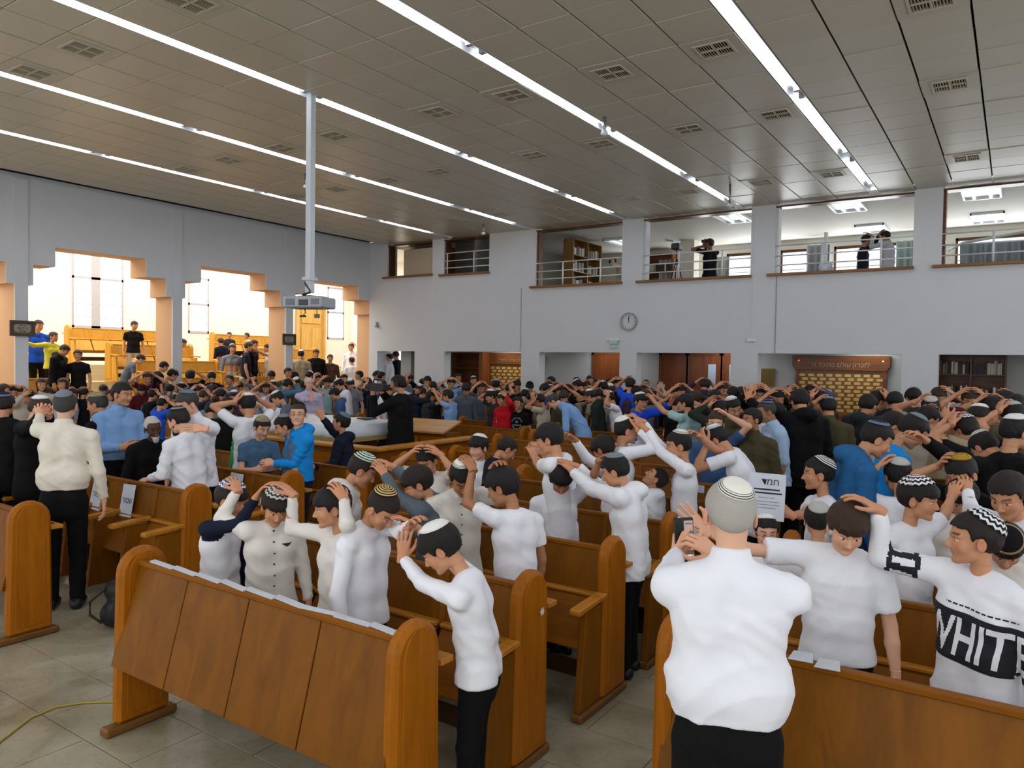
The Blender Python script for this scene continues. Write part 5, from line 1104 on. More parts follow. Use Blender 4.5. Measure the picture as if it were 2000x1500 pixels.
add(838, 1027, Y=2.52, yaw=-75, lod=0, id='a5', snap=0, label='boy in white sweater and black trousers bowing at the end of the nearest pew front', top='tee', sleeve='long', tc='white', kip='white', hair='full', hc='black', head=(.42, .1, 0), L=('at', wpt(752, 1064, 2.58), AX(.06, .05, 1.0), AX(-.1, -1, .1), 'cup', AX(-.3, -.5, -1)), R=('at', wpt(812, 1028, 2.78), AX(-.8, .1, .55), AX(.4, .2, .9), 'cup', AX(.6, .6, -.8)), tone='tan', lean=.22)
# second gap
add(722, 888, Y=3.62, yaw=95, lod=0, id='b0', label='boy in a beige hooded top and dark green cap with hands laid on his head', top='hoodie', tc='offwhite', kip='green', hair='crop', hc='dark', head=(.45, 0, 0), R=D, L=D, tone='tan', lean=.1)
add(803, 913, Y=3.50, yaw=-60, lod=0, id='b1', label='dark-haired boy in a grey shirt stretching his arms to the capped boy', top='sweater', tc='slate', hair='full', hc='dark', head=(.38, .55, 0), L=('on', 'b0', .8, -.3), R=('on', 'b0', 1.3, .3), tone='tan', lean=.12)
add(905, 905, Y=3.75, yaw=165, lod=0, id='b3', label='boy in a white buttoned shirt with bowed head beside the tall white T-shirt', top='shirt', tc='offwhite', kip='whiteb', hair='crop', hc='black', head=(.62, 0, .1), L=('on', 'b2', 1.2, .2), R=D, tone='olive', lean=.1)
add(972, 914, Y=3.55, yaw=-38, lod=0, id='b2', label='black-haired boy in a white T-shirt seen from behind, arm bent round his neighbour', top='tee', tc='white', hair='full', hc='black', head=(.30, .55, 0), L=('on', 'b3', .8, 0), R=D, tone='olive', lean=.08, bulk=1.0, hem=.46)
add(828, 875, Y=4.45, yaw=-150, lod=0, id='b4', label='boy in white holding both bare forearms over his black hair', top='tee', tc='offwhite', hair='crop', hc='black', head=(.5, 0, 0), L=('own', 1.6, .7), R=('own', 1.4, .8), tone='tan', lean=.08)
# third gap
add(1098, 912, Y=4.45, yaw=170, lod=0, id='c0', label='boy in a white short-sleeved shirt, face hidden under another boy\'s hands', top='tee', tc='white', hair='full', hc='black', head=(.6, 0, 0), R=('down',), L=('on', 'c1', .9, .3), tone='olive', lean=.05, hem=.45)
add(1192, 889, Y=4.45, yaw=-72, lod=0, id='c1', label='boy in a white hooded sweatshirt with grey skullcap reaching to the left', top='hoodie', tc='white', kip='grey', hair='crop', hc='black', head=(.32, .12, 0), L=('on', 'c0', .9, -.2), R=('on', 'c0', 1.4, .3), tone='tan', lean=.10, hem=.45)
add(1300, 912, Y=5.5, yaw=-60, lod=0, id='c3', label='boy in white hooded top tilting his face up to the left, shaved nape', top='hoodie', tc='white', hair='buzz', hc='dark', head=(-.75, .5, 0), L=('front',), R=D, tone='tan', hem=.46)
add(1067, 828, Y=4.75, yaw=-70, lod=0, id='c2', label='tall boy in a plain white T-shirt facing left, arms stretched forward', top='tee', tc='white', hair='full', hc='black', head=(.20, .15, 0), L=('on', 'd2', .9), R=('on', 'd2', 1.2), tone='tan', lean=.08, hem=.45)
add(1003, 855, Y=5.3, yaw=75, lod=0, id='d2', label='boy in a navy and white jacket with hands over his bowed head', top='jacket', tc='navy', hair='buzz', hc='dark', head=(.6, 0, 0), L=D, R=D, tone='tan', lean=.1)
add(933, 851, Y=5.25, yaw=-165, lod=0, id='d1', label='boy with a plain white dome skullcap looking down to the left', top='shirt', tc='white', kip='white', hair='full', hc='black', head=(.18, -.4, 0), L=D, R=D, tone='fair', ktilt=.15)
add(1168, 852, Y=5.35, yaw=-60, lod=0, id='d3', label='black-haired boy in white stretching a bare arm between the white shirts', top='tee', sleeve='long', tc='white', hair='full', hc='black', head=(.5, 0, 0), L=('on', 'c2', 1.0), R=D, tone='olive', lean=.1)
add(1225, 814, Y=5.9, yaw=80, lod=0, id='d4', label='boy in white covering his face with both hands, pale skullcap', top='tee', sleeve='long', tc='white', kip='white', hair='crop', hc='black', head=(.1, 0, 0), L=('own', .55, .35, (1, 1.2, -.8)), R=('own', .75, .5, (1, 1.2, -.8)), tone='tan', ktilt=.2)
add(1322, 842, Y=5.75, yaw=-95, lod=0, id='d5', label='boy in white shirt with flat white skullcap, a hand on his cap', top='tee', sleeve='long', tc='white', kip='whiteb', hair='crop', hc='black', head=(.2, .1, 0), L=('on', 'd4', .9), R=('on', 'd4', 1.2), tone='tan', hem=.45)
add(1385, 833, Y=6.0, yaw=-80, lod=0, id='d6', label='boy in a white T-shirt bending left with a white-rimmed skullcap', top='tee', tc='white', kip='whiteblue', hair='crop', hc='black', head=(.25, 0, 0), L=('own', .9, .4, (.6, 1.2, -1)), R=('on', 'd5', 1.2), tone='tan', lean=.42, hem=.42)
# the man filming and the boys on the right
add(1428, 935, Y=2.40, yaw=-4, lod=0, id='man', label='grey-haired man in a white shirt and white skullcap filming with a phone', top='shirt', tc='white', bc='black', kip='whiteb', hair='grey', hc='lgrey', tuck=1, belt=1, bulk=1.06, belly=.012, head=(.08, .10, 0), tone='fair', ktilt=.22, kside=.15,
    L=('at', wpt(1322, 1082, 2.78), AX(.25, .35, 1.0), AX(-.9, -.55, .1), 'grip', AX(-.7, -.1, -1)), R=('at', wpt(1402, 1086, 2.78), AX(-.75, .3, .55), AX(.55, -.8, .3), 'grip', AX(.9, -.2, -.9)))
add(1665, 988, Y=3.46, yaw=172, lod=0, id='bow', label='brown-haired boy in a white sweatshirt with closed eyes, a hand on his head', top='sweater', sleeve='short', sl=.72, tc='white', bc='black', hair='full', hc='brown', head=(.50, .05, -.10), R=('up', (.62, .10, .12), (.6, 0, .5)), L=D, tone='fair', lean=.02, hem=.50, bulk=1.02)
add(1908, 1000, Y=3.50, yaw=-150, lod=0, id='wh', label='boy in the black and white lettered sweatshirt looking left, at the right edge', top='sweater', tc='white', bc='black', kip='blackzig', hair='crop', hc='dark', head=(.02, -.75, 0), R=('on', 'bow', 1.0, -.2), L=D, tone='tan', hem=.44, bulk=1.06, ktilt=.45)
add(1797, 935, Y=4.45, yaw=130, lod=0, id='zig', label='boy in white with a bold black and white zigzag skullcap, glancing right', top='tee', tc='white', kip='blackzig', hair='full', hc='black', head=(.12, .4, 0), R=D, L=('on', 'curl', .7), tone='tan', bulk=1.0)
add(1600, 893, Y=5.2, yaw=-115, lod=0, id='read', label='boy with a striped skullcap holding up a printed sheet, profile to the left', top='tee', tc='white', kip='stripe', hair='crop', hc='black', head=(.05, -.25, 0), R=('at', wpt(1543, 1008, 4.95), AX(-.7, .1, .5), AX(.2, -.9, .2), 'open', AX(.2, -.4, -1)), L=D, tone='tan')
add(1598, 982, Y=4.25, yaw=-5, lod=0, id='linen', label='boy with a plain linen-coloured skullcap seen from behind, in white', top='tee', tc='white', kip='linen', hair='crop', hc='black', head=(.1, 0, 0), R=D, L=D, tone='tan', hem=.45)
add(1497, 1008, Y=3.95, yaw=175, lod=0, id='specs', label='boy in glasses half hidden behind the filming man\'s head', top='tee', tc='white', kip='white', hair='crop', hc='black', head=(.1, .1, 0), glasses=1, R=D, L=D, tone='fair')
add(1968, 1034, Y=3.9, yaw=175, lod=0, id='black', label='boy with a gold-edged black skullcap, head bowed, at the right edge', top='tee', tc='offwhite', kip='blackedge', hair='full', hc='black', head=(.8, 0, 0), R=D, L=D, tone='tan', ktilt=-.9)
add(1880, 942, Y=4.8, yaw=175, lod=0, id='curl', label='curly-haired boy with bowed head and a neighbour\'s hand on it', top='tee', tc='offwhite', hair='curly', hc='black', head=(.5, -.1, 0), R=D, L=D, tone='tan')
add(1962, 925, Y=4.75, yaw=-155, lod=0, id='short', label='short-haired boy in white at the right edge with hands over his head', top='tee', sleeve='long', tc='white', hair='crop', hc='dark', head=(.5, 0, 0), R=('on', 'curl', .8), L=D, tone='tan')
add(1752, 897, Y=5.5, yaw=-20, lod=0, id='hid', label='boy in white stretching a bare arm to the dark blue pullover', top='tee', sleeve='long', tc='white', hair='crop', hc='black', kip='linen', head=(.3, 0, 0), R=D, L=('own', 1.5, .7), tone='tan')
add(1728, 826, Y=5.9, yaw=70, lod=0, id='bl', label='laughing young man in a dark blue hooded pullover bending to the right', top='hoodie', tc='sea', hair='crop', hc='black', kip='navy', head=(.3, -.1, 0), R=D, L=D, tone='tan', lean=.22)
add(1905, 845, Y=6.2, yaw=-40, lod=0, id='blk', label='broad youth in black with outstretched arms seen from behind', top='hoodie', tc='black', hair='crop', hc='black', kip='whiteb', head=(.6, .2, 0), L=('on', 'bl', 1.0), R=D, tone='tan', lean=.25, bulk=1.1)
add(1870, 893, Y=5.6, yaw=-150, lod=0, id='goldc', label='boy in black with a gold skullcap under a spread hand', top='tee', tc='black', hair='crop', hc='black', kip='gold', head=(.45, 0, 0), L=D, R=('own', 1.5, .6), tone='tan', lean=.1)
add(1990, 812, Y=6.2, yaw=50, lod=0, id='bk2', label='young man in a black T-shirt with a pale skullcap at the right edge', top='tee', tc='black', hair='crop', hc='black', kip='white', head=(.2, 0, 0), L=D, R=D, tone='tan')
add(1818, 775, Y=9.0, yaw=0, lod=1, id='cap', label='young man in khaki with a grey cap seen from behind', top='tee', tc='khaki', hair='crop', hc='dark', kip='linen', head=(.1, 0, 0), L=('own',), R=D, tone='tan')
add(1912, 792, Y=8.0, yaw=-150, lod=1, id='smile', label='smiling youth in a black top with a white-edged cap', top='tee', tc='black', hair='full', hc='black', kip='white', head=(.15, .3, 0), L=('on', 'cap', 1.0), R=D, tone='tan')
# left: the adults
L_ = {}
add(127, 763, Y=2.95, yaw=15, lod=0, id='cream', label='man in a cream shirt and black trousers seen from behind, hands on a companion\'s head', top='shirt', tc='cream', bc='black', tuck=1, kip='grey', hair='grey', hc='dgrey', head=(.05, 0, 0), L=('on', 'dk2', .6), R=D, tone='fair', bulk=1.0, ktilt=.1)
add(84, 775, Y=3.35, yaw=120, lod=0, id='dk2', label='man in a black suit facing the man in the cream shirt', top='jacket', tc='black', bc='black', hair='crop', hc='brown', kip='white', head=(.3, 0, 0), R=('on', 'cream', .45, -.5), L=('on', 'cream', .45, .5), tone='fair')
add(10, 768, Y=3.5, yaw=20, lod=0, id='dk1', label='man in a dark suit with a grey-blue skullcap at the left edge', top='jacket', tc='black', bc='black', hair='crop', hc='dark', kip='navy', head=(.15, 0, 0), R=D, L=D, tone='tan')
add(186, 768, Y=3.75, yaw=-60, lod=0, id='dk3', label='man in a black suit with greying hair between the cream and blue shirts', top='jacket', tc='black', bc='black', hair='crop', hc='dgrey', kip='olive', head=(.25, .1, 0), R=D, L=D, tone='tan')
add(240, 747, Y=4.12, yaw=150, lod=0, id='blue', label='stout man in a light blue shirt with folded hands, facing right', top='shirt', tc='sky', bc='black', tuck=1, hair='crop', hc='dark', head=(.15, .3, 0), R=('front',), L=('front',), tone='tan', bulk=1.14, belly=.03)
add(297, 815, Y=3.98, yaw=165, lod=0, id='elder', label='elderly bearded man in a white knitted skullcap and black vest, leaning forward', top='jacket', tc='black', bc='black', kip='whiteb', hair='grey', hc='white', head=(-.02, .1, .1), R=D, L=D, tone='dark', beard='full', beardc='white', lean=.18)
add(341, 797, Y=3.95, yaw=-35, lod=0, id='hugL', label='man in a white shirt and dark banded skullcap bowing his head', top='shirt', tc='white', bc='black', kip='dkstripe', hair='crop', hc='dark', head=(.30, .35, 0), L=('at', wpt(292, 935, 3.75), AX(-1, .1, -.3), AX(0, -.5, .8), 'relax', AX(-.2, -.3, -1)), R=D, tone='fair', beard='short', lean=.12, hem=.46, bulk=1.05)
add(358, 765, Y=4.35, yaw=-140, lod=0, id='hugR', label='grey-haired man in a white shirt embracing the man in the dark banded skullcap', top='shirt', tc='white', bc='black', kip='steel', hair='crop', hc='dgrey', head=(.30, -.3, 0), L=('at', wpt(398, 838, 3.85), AX(-1, -.1, .1), AX(0, -.7, .6), 'flat', AX(1, .2, -.5)), R=D, tone='fair', lean=.12)
# boys left of the reading table
add(480, 770, Y=5.0, yaw=-15, lod=0, id='w1', label='boy in a white T-shirt with both arms raised to his head, left of the table', top='tee', tc='white', bc='black', kip='white', hair='full', hc='black', head=(.3, .2, 0), L=('own', 1.6, .6), R=('own', 1.5, .7), tone='tan', hem=.47)
add(486, 820, Y=4.85, yaw=60, lod=0, id='g1', label='boy in a green hooded jacket with a striped skullcap and sidelock', top='hoodie', tc='green', kip='green', hair='crop', hc='black', head=(.15, 0, 0), L=D, R=D, tone='tan')
add(515, 815, Y=4.65, yaw=165, lod=0, id='g2', label='boy in a blue T-shirt and sandy ringed skullcap looking down', top='tee', tc='steel', kip='olive', hair='crop', hc='dark', head=(.40, .2, 0), L=('front',), R=('front',), tone='fair')
add(548, 812, Y=4.78, yaw=-95, lod=0, id='g3', label='black-haired boy with a grey skullcap leaning towards the blue T-shirt', top='tee', tc='steel', kip='grey', hair='crop', hc='black', head=(.35, 0, 0), L=D, R=D, tone='tan', lean=.05)
add(583, 786, Y=4.98, yaw=-115, lod=0, id='g4', label='tall fair boy in glasses and a bright blue hooded sweatshirt', top='hoodie', tc='bright', bc='navy', kip='blackcap', hair='buzz', hc='brown', head=(-.03, .95, 0), glasses=1, R=D, L=('at', wpt(535, 905, 4.8), AX(-1, 0, .1), AX(0, -.8, .5), 'relax', AX(.2, -.3, -1)), tone='fair', hem=.52)
add(668, 806, Y=5.75, yaw=-75, lod=0, id='n1', label='boy in a navy hooded jacket and steel-blue skullcap raising a pointing hand', top='hoodie', tc='navy', bc='navy', kip='steel', hair='crop', hc='black', head=(-.05, 0, 0), L=('at', wpt(612, 912, 5.4), AX(-1, 0, .4), AX(0, -.6, .8), 'relax', AX(.3, -.2, -1)), R=('at', wpt(626, 812, 5.6), AX(-.35, 0, 1), AX(.2, -.9, .2), 'grip', AX(.5, -.3, -1)), tone='tan', hem=.46)
add(604, 737, Y=9.4, yaw=178, lod=0, id='lilac', label='white-haired old man in a lilac shirt standing behind the reading table', top='shirt', tc='lilac', bc='charcoal', hair='grey', hc='white', head=(.1, .25, 0), L=D, R=('at', wpt(625, 785, 9.1), AX(.1, 0, 1), AX(.3, -.9, 0), 'grip'), tone='fair')
add(777, 733, Y=7.85, yaw=-55, lod=0, id='cam', label='man in black with headphones filming over the reading table', top='jacket', tc='black', bc='black', hair='crop', hc='black', head=(.1, .3, 0), L=('at', wpt(728, 770, 7.6), AX(-.2, .2, 1), AX(-.6, -.7, 0), 'grip', AX(-.3, 0, -1)), R=('at', wpt(745, 765, 7.7), AX(-.5, .3, .8), AX(.3, -.9, 0), 'grip'), tone='tan', bulk=1.15)
# centre and right distance, modelled one by one
add(978, 768, Y=10.6, yaw=-140, lod=1, id='redb', label='boy in a red hooded sweatshirt with a hand on his head', top='hoodie', tc='red', kip='white', hair='crop', hc='dark', head=(.35, -.2, 0), L=('own',), R=D, tone='tan')
add(1012, 775, Y=10.7, yaw=-160, lod=1, id='blkprint', label='smiling boy in a black T-shirt with a round white print', top='tee', tc='black', hair='crop', hc='black', head=(.05, -.1, 0), L=D, R=D, tone='tan')
add(1048, 770, Y=10.6, yaw=-70, lod=1, id='stone', label='boy in a stone-grey T-shirt with crossed bare arms over his head', top='tee', tc='stone', hair='crop', hc='black', head=(.5, 0, 0), L=('own', 1.2, .5), R=('on', 'bend', .9), tone='olive')
add(1070, 770, Y=9.9, yaw=-85, lod=1, id='bend', label='grey-haired man in a pale blue shirt bending to the left', top='shirt', tc='sky', bc='charcoal', sleeve='roll', kip='grey', hair='crop', hc='dgrey', head=(.15, 0, 0), L=D, R=D, tone='fair', lean=.75, hem=.40, bulk=1.08)
add(1147, 762, Y=11.2, yaw=-80, lod=1, id='dkg', label='youth in a dark green hooded top with a white and blue skullcap', top='hoodie', tc='dkgreen', kip='whiteblue', hair='crop', hc='dark', head=(.35, 0, 0), L=D, R=D, tone='tan', lean=.2)
add(1252, 768, Y=9.2, yaw=125, lod=0, id='royal', label='youth in a royal blue sweatshirt and glasses reaching right', top='sweater', tc='royal', kip='white', hair='full', hc='black', head=(.1, -.3, 0), L=('on', 'aqua', .35), R=D, tone='tan', glasses=1, bulk=1.08)
add(1338, 770, Y=9.5, yaw=-55, lod=0, id='aqua', label='dark-haired youth in a pale aqua T-shirt facing left', top='tee', tc='aqua', hair='full', hc='black', head=(.1, .4, 0), L=('on', 'royal', .6), R=D, tone='tan')
add(1322, 772, Y=10.4, yaw=20, lod=1, id='blk3', label='youth in a black T-shirt between the blue sweatshirt and the aqua T-shirt', top='tee', tc='black', hair='crop', hc='black', head=(.2, 0, 0), L=('own',), R=('own',), tone='tan')
add(1232, 738, Y=12.6, yaw=30, lod=1, id='royal2', label='youth in blue with a hand on the back of his head, before the pier', top='tee', tc='royal', hair='crop', hc='black', head=(.1, 0, 0), L=('own',), R=D, tone='tan')
add(1398, 805, Y=7.2, yaw=175, lod=0, id='smil', label='smiling boy in glasses and a blue shirt, a hand on his hair', top='tee', tc='denim', hair='crop', hc='brown', head=(0, -.1, 0), L=('own', 1.7, .9), R=D, tone='fair', glasses=1)
add(1430, 777, Y=8.2, yaw=150, lod=0, id='sold1', label='young soldier in olive with a pale blue skullcap leaning left', top='shirt', tc='army', bc='army', kip='whiteblue', hair='crop', hc='black', head=(.25, 0, .3), L=D, R=D, tone='tan', lean=.15)
add(1470, 797, Y=7.4, yaw=-155, lod=0, id='sold2', label='soldier in an olive uniform with rolled sleeves and a rifle strap, looking left', top='shirt', tc='army', bc='army', sleeve='roll', hair='crop', hc='black', head=(.02, -.5, 0), L=D, R=D, tone='olive', bulk=1.05, tuck=1)
add(1492, 783, Y=7.9, yaw=-110, lod=0, id='ltb', label='grey-haired man in a light blue polo shirt and navy skullcap behind the soldier', top='shirt', tc='ltblue', bc='black', sleeve='roll', kip='navy', hair='grey', hc='dgrey', head=(.25, 0, 0), L=D, R=D, tone='olive', bulk=1.12, lean=.1)
add(1560, 762, Y=8.6, yaw=-20, lod=0, id='bigblk', label='tall youth in a black hooded top seen from behind, arms forward', top='hoodie', tc='black', bc='black', hair='full', hc='black', head=(.35, 0, 0), L=('up', (.3, .5, .25)), R=D, tone='tan', bulk=1.12, lean=.1)
add(1617, 777, Y=8.9, yaw=-10, lod=0, id='sold3', label='soldier in olive with a grey skullcap seen from behind, leaning left', top='shirt', tc='army', bc='army', kip='grey', hair='crop', hc='black', head=(.3, 0, 0), L=('own',), R=D, tone='tan', bulk=1.05, lean=.12)
add(1484, 752, Y=11.0, yaw=170, lod=1, id='hands', label='youth in black covering his head with both hands beside the bronze plaque', top='tee', sleeve='long', tc='black', hair='crop', hc='black', head=(.5, 0, 0), L=('own', .8, .8), R=('own', .8, .8), tone='tan')
add(1452, 757, Y=11.4, yaw=170, lod=1, id='gl2', label='boy in glasses and dark clothes resting his cheek on a hand', top='tee', tc='charcoal', hair='crop', hc='black', head=(.1, .1, .2), L=D, R=D, tone='fair', glasses=1)
add(1262, 741, Y=16.9, yaw=178, lod=1, id='d_a', label='grey-haired man in grey standing in the doorway', top='shirt', tc='slate', hair='grey', hc='dgrey', head=(0, 0, 0), L=D, R=D, tone='tan')
add(1290, 745, Y=15.4, yaw=178, lod=1, id='d_b', label='woman in a beige top holding a phone up in the doorway', top='sweater', tc='stone', hair='long', hc='brown', head=(0, 0, 0), L=('own', .2, -.1, (.6, .2, -1)), R=('own', .2, -.1, (.6, .2, -1)), tone='fair')
add(895, 730, Y=15.2, yaw=175, lod=1, id='wallman', label='bearded man in a light blue shirt standing by the cabinet', top='shirt', tc='sky', hair='crop', hc='black', beard='short', head=(0, 0, 0), L=D, R=D, tone='olive')
add(925, 735, Y=14.2, yaw=170, lod=1, id='wallman2', label='bearded man in a black coat over a white shirt, white cap', top='jacket', tc='black', hair='crop', hc='dark', kip='white', beard='full', head=(0, 0, 0), L=D, R=D, tone='tan')
add(874, 762, Y=10.6, yaw=-60, lod=1, id='skyb', label='boy in a sky blue T-shirt holding the head of the boy in charcoal', top='tee', tc='sky', hair='full', hc='dark', head=(.2, .2, 0), L=('on', 'char', .9), R=('on', 'char', 1.1), tone='tan')
add(845, 763, Y=10.5, yaw=70, lod=1, id='char', label='boy in a charcoal T-shirt, head covered by other hands', top='tee', tc='charcoal', hair='crop', hc='dark', head=(.4, 0, 0), L=('own',), R=('on', 'skyb', .9), tone='tan')
# people in the gallery
add(1386, 466, Y=16.75, yaw=-35, lod=1, id='gal1', z0=3.2, label='man in black photographing with a phone from the gallery', top='tee', tc='black', hair='crop', hc='dark', head=(0, .6, 0), L=('own', .25, .0, (1, .3, -1)), R=('own', .35, .05, (.5, .3, -1)), tone='brown', beard='short')
add(1727, 452, Y=16.8, yaw=-70, lod=1, id='gal2', z0=3.2, label='man in a white shirt leaning his head on a companion in the gallery', top='shirt', tc='lgrey', hair='crop', hc='black', head=(.3, 0, 0), L=('on', 'gal3', .6), R=D, tone='olive')
add(1694, 459, Y=16.85, yaw=80, lod=1, id='gal3', z0=3.2, label='man in a navy jumper embracing a companion in the gallery', top='sweater', tc='navy', hair='crop', hc='black', head=(.2, 0, 0), L=('on', 'gal2', .5), R=D, tone='olive')
add(1192, 505, Y=17.3, yaw=-100, lod=1, id='gal4', z0=3.2, label='person in a pale shirt bending behind the gallery railing', top='shirt', tc='stone', hair='crop', hc='dark', head=(.3, 0, 0), L=('own',), R=D, tone='tan', lean=.5)
# people in the side nave
def nv(px, py, X, yaw, z0, **a):
    q = atx(px, py, X); add(px, py, Y=q[1], yaw=yaw, z0=z0, lod=1, **a)
nv(263, 627, -18.2, 170, 1.42, label='youth in a black T-shirt standing high in the side nave', top='tee', tc='black', bc='stone', hair='crop', hc='dark', head=(.2, .3, 0))
nv(76, 625, -17.9, 160, 1.02, label='boy in a royal blue T-shirt at the back of the left arch', top='tee', tc='blue', hair='crop', hc='dark', head=(.15, .2, 0), L=('down',))
nv(105, 648, -17.5, 150, 1.02, label='boy in a yellow sweatshirt with an arm stretched left', top='sweater', tc='yellow', hair='crop', hc='brown', head=(.1, .3, 0), R=('up', (.6, .1, .05)))
nv(132, 674, -16.75, 120, .62, label='boy in a black hooded top bowing beside the pew under the left arch', top='hoodie', tc='black', hair='crop', hc='black', head=(.5, 0, 0), lean=.15)
nv(152, 683, -16.7, -160, .62, label='boy in a black T-shirt with a hand on the hooded boy, left arch', top='tee', tc='black', hair='crop', hc='dark', head=(.1, .1, 0))
nv(281, 693, -16.95, 80, .62, label='man in a slate T-shirt bending down beside the second pier', top='tee', tc='slate', hair='crop', hc='dark', head=(.3, 0, 0), lean=.5, tone='fair')
nv(325, 707, -15.25, 70, .35, label='bearded youth in black stooping by the second pier', top='tee', tc='black', hair='crop', hc='black', head=(.4, 0, 0), lean=.2)
nv(454, 672, -17.3, 165, 1.0, label='seated boy in a grey sweatshirt with a grey skullcap in the nave', top='sweater', tc='grey', bc='stone', kip='white', hair='crop', hc='black', head=(.05, 0, 0), legs='sit', seat=.42)
nv(448, 656, -19.0, 165, 1.82, label='dark-haired boy sitting in the upper nave pew', top='tee', tc='charcoal', hair='crop', hc='dark', head=(.1, -.3, 0), legs='sit', seat=.35)
nv(482, 657, -18.9, -110, 1.82, label='boy looking left in the upper nave pew', top='tee', tc='stone', hair='crop', hc='brown', head=(.05, 0, 0), legs='sit', seat=.35)
nv(430, 660, -18.3, -30, 1.42, label='person in navy leaning away in the nave pew', top='sweater', tc='navy', bc='grey', hair='crop', hc='brown', head=(.3, 0, 0), legs='sit', seat=.42)
nv(487, 668, -16.95, 90, .62, label='boy in a navy and maroon top with pale trousers, arm over his friend', top='tee', tc='navy', bc='lgrey', hair='crop', hc='brown', head=(.2, 0, 0), L=('own', 1.2, .4))
nv(498, 664, -17.3, 120, .8, label='black-haired boy in black behind the pale-trousered boy', top='tee', tc='black', hair='crop', hc='black', head=(.2, 0, 0))
nv(522, 672, -17.2, -100, .7, label='boy in a cream T-shirt half hidden by the third pier', top='tee', tc='offwhite', hair='crop', hc='black', head=(.1, 0, 0), L=('up', (.3, .35, .1)))
nv(360, 662, -18.0, 90, 1.02, label='person in a pale grey sweatshirt behind the second pier', top='sweater', tc='lgrey', hair='crop', hc='brown', head=(.2, 0, 0), lean=.2)
nv(588, 684, -16.9, 0, .45, label='youth in khaki seen from behind under the third arch', top='sweater', tc='khaki', hair='crop', hc='black', kip='white', head=(.2, 0, 0))
nv(618, 682, -17.1, 175, .55, label='youth in a black jacket over a white shirt under the third arch', top='jacket', tc='black', hair='crop', hc='black', head=(.3, 0, 0))
nv(645, 692, -17.0, 175, .45, label='boy in a brown jumper under the third arch', top='sweater', tc='brown', hair='crop', hc='dark', head=(.05, 0, 0))
nv(686, 671, -17.4, -165, .75, label='boy in a white shirt with raised arm by the last nave window', top='shirt', tc='white', hair='crop', hc='brown', head=(.1, 0, 0), L=('own',))
nv(687, 697, -16.9, -20, .4, label='boy in a white T-shirt before the last nave window', top='tee', tc='white', hair='crop', hc='dark', kip='grey', head=(.1, 0, 0))

add(760, 690, Y=16.5, yaw=-60, lod=1, id='dr1', label='youth in a white shirt in the bright doorway by the arcade', top='shirt', tc='white', hair='crop', hc='dark', kip='white', head=(.2, 0, 0), L=D, R=D, tone='fair', z0=.45)
add(772, 686, Y=16.75, yaw=-40, lod=1, id='dr2', label='youth in black in the bright doorway by the arcade', top='jacket', tc='black', hair='crop', hc='brown', head=(.3, 0, 0), L=D, R=D, tone='fair', z0=.45)
for P in PEOPLE: finish(P)
# ------------------------------------------------------------------ the crowd: a few poses built once, then copied person by person
U = lambda **a: a
variant('both', top='tee', hair='crop', R=('own', 1.4, .75), L=('own', 1.4, .75), head=(.35, 0, 0), kip='white', lean=.05)
variant('both2', top='hoodie', hair='crop', R=('own', .9, .8), L=('own', 1.7, .6), head=(.5, 0, .1), kip='white', lean=.12)
variant('right', top='tee', hair='full', R=('own', 1.5, .8), L=D, head=(.3, .1, 0), kip='white')
variant('left', top='sweater', hair='crop', L=('own', 1.5, .8), R=D, head=(.2, -.1, 0), kip='white', lean=.05)
variant('reach', top='tee', hair='crop', R=('up', (.15, .62, .32), (0, 1, .1), 'cup'), L=('own', 1.3, .8), head=(.35, 0, 0), kip='white', lean=.15)
variant('reachl', top='hoodie', hair='crop', L=('up', (.15, .66, .22), (0, 1, 0), 'cup'), R=('up', (.1, .60, .35), (0, 1, .2), 'cup'), head=(.3, 0, 0), kip='white', lean=.12)
variant('bow', top='tee', hair='crop', R=D, L=D, head=(.6, .1, 0), kip='white', lean=.12)
variant('bowh', top='hoodie', hair='full', R=D, L=D, head=(.45, -.2, .1), kip='white', lean=.08)
variant('stand', top='shirt', hair='crop', R=D, L=D, head=(.1, .15, 0), kip='white')
variant('girl', top='sweater', hair='long', R=D, L=D, head=(.1, 0, 0), kip='white')
variant('curl', top='tee', hair='curly', R=('own', 1.2, .6), L=D, head=(.3, 0, 0), kip='white')
CN = {'lgrey': 'light grey', 'ltblue': 'pale blue', 'sky': 'sky blue', 'dkgreen': 'dark green', 'offwhite': 'off-white', 'denim': 'denim blue', 'bright': 'bright blue', 'army': 'olive uniform', 'royal': 'royal blue'}
PN = {'both': 'both hands on a bowed head', 'both2': 'hands clasped over a deeply bowed head', 'right': 'right hand on the head', 'left': 'left hand on the head', 'reach': 'one arm reaching forward', 'reachl': 'both arms reaching forward', 'bow': 'head bowed, arms down', 'bowh': 'head tilted down', 'stand': 'standing upright', 'girl': 'long hair, standing', 'curl': 'curly hair, one hand raised'}
GN = {'both': 'T-shirt', 'both2': 'hooded top', 'right': 'T-shirt', 'left': 'sweatshirt', 'reach': 'T-shirt', 'reachl': 'hooded top', 'bow': 'T-shirt', 'bowh': 'hooded top', 'stand': 'shirt', 'girl': 'sweatshirt', 'curl': 'T-shirt'}
